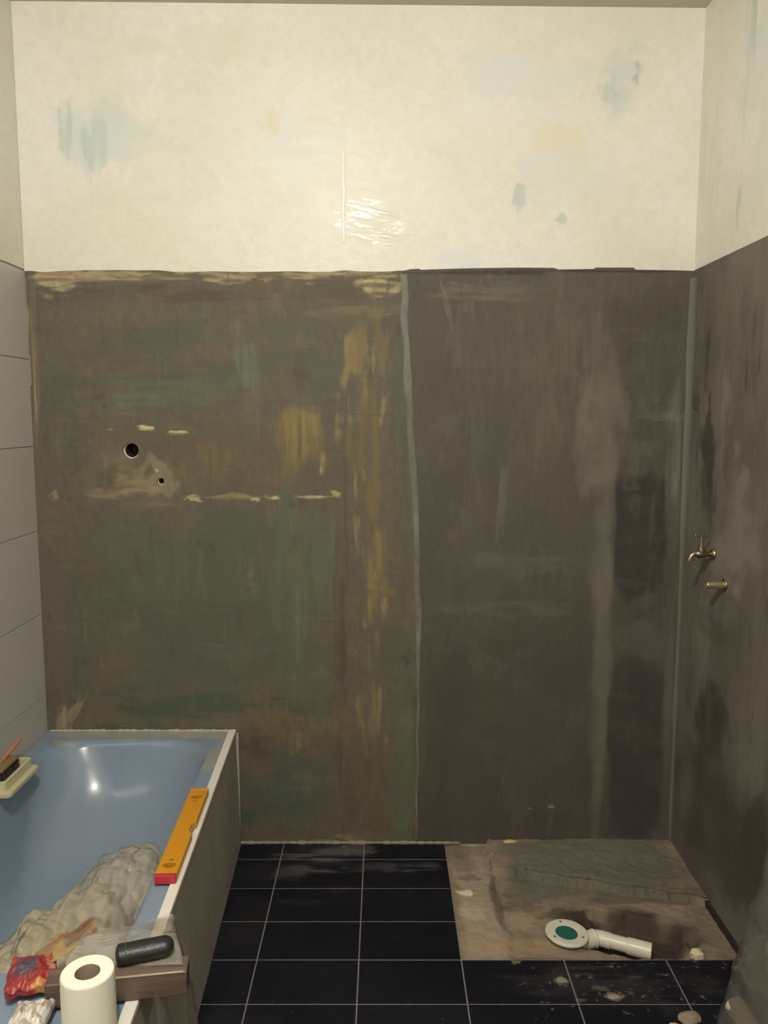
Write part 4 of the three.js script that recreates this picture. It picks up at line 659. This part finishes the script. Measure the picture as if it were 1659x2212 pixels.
// ---------------------------------------------------------------- shower drain in the opened floor
{
  const T = thing('shower_drain', 'white plastic shower trap with green disc lying in the opened floor', 'drain', [0.62, -0.062, 0.582]);
  const white = phys({ color: col(214, 208, 182), roughness: 0.32 });
  const body = new THREE.LatheGeometry([[0, 0], [0.046, 0], [0.052, 0.006], [0.054, 0.05], [0.056, 0.056], [0, 0.056]].map(a => new THREE.Vector2(...a)), 48); mesh('trap_body', body, white, T);
  const f = new THREE.LatheGeometry([[0.034, 0], [0.07, 0], [0.073, 0.003], [0.0725, 0.009], [0.069, 0.012], [0.041, 0.0105], [0.037, 0.008], [0.034, 0.008]].map(a => new THREE.Vector2(...a)), 64);
  f.rotateZ(-0.05); f.translate(0, 0.056, 0); const F = mesh('flange', f, white, T);
  const scr = std({ color: col(120, 116, 100), roughness: 0.5, metalness: 0.5 });
  for (const a of [-1.75, 0.5, 2.6]) { const r = 0.0555; mesh('screw', new THREE.CylinderGeometry(0.0038, 0.0038, 0.003, 14).translate(r * Math.cos(a), 0.0675 - 0.05 * r * Math.cos(a), r * Math.sin(a)), scr, F); }
  mesh('green_disc', new THREE.CylinderGeometry(0.0375, 0.0375, 0.006, 48).rotateZ(-0.05).translate(-0.002, 0.0625, 0.002), phys({ color: col(34, 96, 84), roughness: 0.4 }), T).userData.label = 'round dark green protective disc';
  const el = new THREE.CatmullRomCurve3([[0.045, 0.03, 0.0], [0.075, 0.032, -0.006], [0.1, 0.033, -0.016], [0.125, 0.033, -0.012], [0.15, 0.032, 0.0]].map(a => new THREE.Vector3(...a)));
  mesh('elbow', join([new THREE.TubeGeometry(el, 40, 0.0265, 24), cyl(0.0295, 0.0295, [0.062, 0.031, -0.003], [0.094, 0.033, -0.014], 32), new THREE.TorusGeometry(0.028, 0.0035, 10, 32).rotateY(Math.PI / 2 + 0.3).translate(0.096, 0.033, -0.014)]), white, T);
  mesh('pipe', cyl(0.024, 0.024, [0.13, 0.033, -0.01], [0.22, 0.031, 0.029], 32), white, T);
  const A = new THREE.Vector3(0.198, 0.0315, 0.0195), B = new THREE.Vector3(0.272, 0.03, 0.051);
  const sl = new THREE.LatheGeometry([[0.0245, 0], [0.027, 0.002], [0.0275, 0.02], [0.0275, 0.079], [0.0265, 0.0805], [0.0235, 0.0805], [0.0235, 0.01]].map(a => new THREE.Vector2(...a)), 40);
  sl.applyQuaternion(new THREE.Quaternion().setFromUnitVectors(new THREE.Vector3(0, 1, 0), B.clone().sub(A).normalize())); sl.translate(...A.toArray());
  const wd = white.clone(); wd.side = THREE.DoubleSide; mesh('socket', sl, wd, T);
}

// ---------------------------------------------------------------- rubble
function chip(name, label, x, y, z, sx, sy, sz, c, s, group) {
  const g = mergeVertices((() => { const q = new THREE.IcosahedronGeometry(1, 2); q.deleteAttribute('normal'); q.deleteAttribute('uv'); return q; })(), 1e-5), p = g.attributes.position;
  for (let i = 0; i < p.count; i++) { const X = p.getX(i), Y = p.getY(i), Z = p.getZ(i), d = 0.75 + 0.5 * vnoise3(X * 1.8 + 4, Y * 1.8 + 4, Z * 1.8 + 4, s); p.setXYZ(i, sx * X * d, Math.max(-sy * 0.6, sy * Y * d) + sy * 0.6, sz * Z * d); }
  const q = g.toNonIndexed(); q.computeVertexNormals(); q.setAttribute('uv', new THREE.Float32BufferAttribute(new Float32Array(q.attributes.position.count * 2), 2));
  const m = mesh(name, q, std({ color: col(...c), roughness: 0.9 })); m.position.set(x, y, z); m.userData = { label, category: 'rubble' }; if (group) m.userData.group = group; return m;
}
chip('plaster_chip', 'small white plaster chip at the near edge of the opened floor', 1.022, -0.02, 0.685, 0.021, 0.021, 0.018, [206, 190, 158], 3);
chip('plaster_chip', 'beige plaster lump on black tiles at the bottom of the picture', 0.885, 0, 0.985, 0.034, 0.016, 0.024, [136, 120, 96], 5);
chip('plaster_chip', 'flat pale crumb on the black tiles left of the beige lump', 0.835, 0, 1.002, 0.015, 0.004, 0.008, [186, 168, 104], 8);
chip('plaster_chip', 'thin ochre chip on the mortar at the foot of the wall', 0.512, 0.012, 0.018, 0.026, 0.008, 0.01, [206, 172, 106], 11);
chip('plaster_chip', 'flat light crumb on the dusty tile nearer the drain', 0.553, 0, 0.815, 0.017, 0.003, 0.013, [136, 124, 104], 13);
chip('plaster_chip', 'flat light crumb on the dusty tiles, second from the drain', 0.692, 0, 0.888, 0.018, 0.003, 0.011, [146, 136, 114], 15);

// ---------------------------------------------------------------- film-wrapped parcel leaning on the right wall
{
  const T = thing('wrapped_parcel', 'tall parcel in cloudy clear film leaning against the right wall', 'parcel', [0.955, 0, 1.36]);
  const lean = 0.2;
  const g = mergeVertices((() => { const q = new THREE.BoxGeometry(1, 1, 1, 10, 46, 46); q.deleteAttribute('normal'); q.deleteAttribute('uv'); return q; })(), 1e-5), p = g.attributes.position;
  for (let i = 0; i < p.count; i++) {
    let x = p.getX(i), y = p.getY(i) + 0.5, z = p.getZ(i);
    const e = Math.max(0, Math.abs(z) * 2 - 0.8) / 0.2, t = Math.max(0, y - 0.92) / 0.08, th = 0.1 * Math.sqrt(Math.max(0.02, 1 - e * e * 0.96)) * (1 - 0.7 * t * t);
    const n = crumple(y * 4.2, x, z * 3, 19);
    p.setXYZ(i, 0.05 + x * th + y * 0.68 * lean + n * 0.03 * (x < 0 ? 1 : 0.1), 0.002 + y * 0.68, z * 0.8 + n * 0.012 + (vnoise(y * 5, 2, 3) - 0.5) * 0.02);
  }
  for (let i = 0; i < p.count; i++) p.setX(i, Math.min(p.getX(i), XR - 0.955 - 0.003));
  g.computeVertexNormals(); g.setAttribute('uv', new THREE.Float32BufferAttribute(new Float32Array(p.count * 2), 2));
  mesh('film', g, film([186, 180, 164], { transmission: 0.78, roughness: 0.08 }), T);
  const b = rbox(0.012, 0.64, 0.7, 0.004); b.rotateZ(-Math.atan(lean)); b.translate(0.06 + 0.32 * lean, 0.34, 0); mesh('panel', b, std({ color: col(126, 117, 102), roughness: 0.7 }), T);
  mesh('cardboard_tube', cyl(0.03, 0.03, [0.045, 0.075, -0.34], [0.075, 0.055, 0.28], 28), std({ color: col(196, 182, 146), roughness: 0.8 }), T).userData.label = 'beige tube inside the film';
}

// ---------------------------------------------------------------- ceiling lamp (above and behind the viewer's head)
{
  const [x, y, z] = LAMP, cy = 3.229 - 0.0095 * x;
  const T = thing('ceiling_lamp', 'round opal glass lamp fixed to the ceiling', 'lamp', [x, y, z]);
  const top = cy - y;
  mesh('base', new THREE.LatheGeometry([[0, top - 0.001], [0.06, top - 0.001], [0.06, top - 0.02], [0.03, top - 0.035], [0.03, 0.05], [0, 0.05]].map(a => new THREE.Vector2(...a)), 32), std({ color: col(210, 205, 190), roughness: 0.5 }), T);
  const globe = mesh('globe', new THREE.SphereGeometry(0.065, 32, 20), std({ color: 0xffffff, emissive: LAMP_COLOUR, emissiveIntensity: 14, roughness: 0.4 }), T);
  globe.castShadow = false;
  const L = new THREE.PointLight(LAMP_COLOUR, LAMP_POWER, 0, 2); L.castShadow = true; L.shadow.radius = 3; L.shadow.mapSize.set(2048, 2048); L.position.set(x, y, z); L.name = 'lamp_light'; scene.add(L);
}

renderer.render(scene, camera);
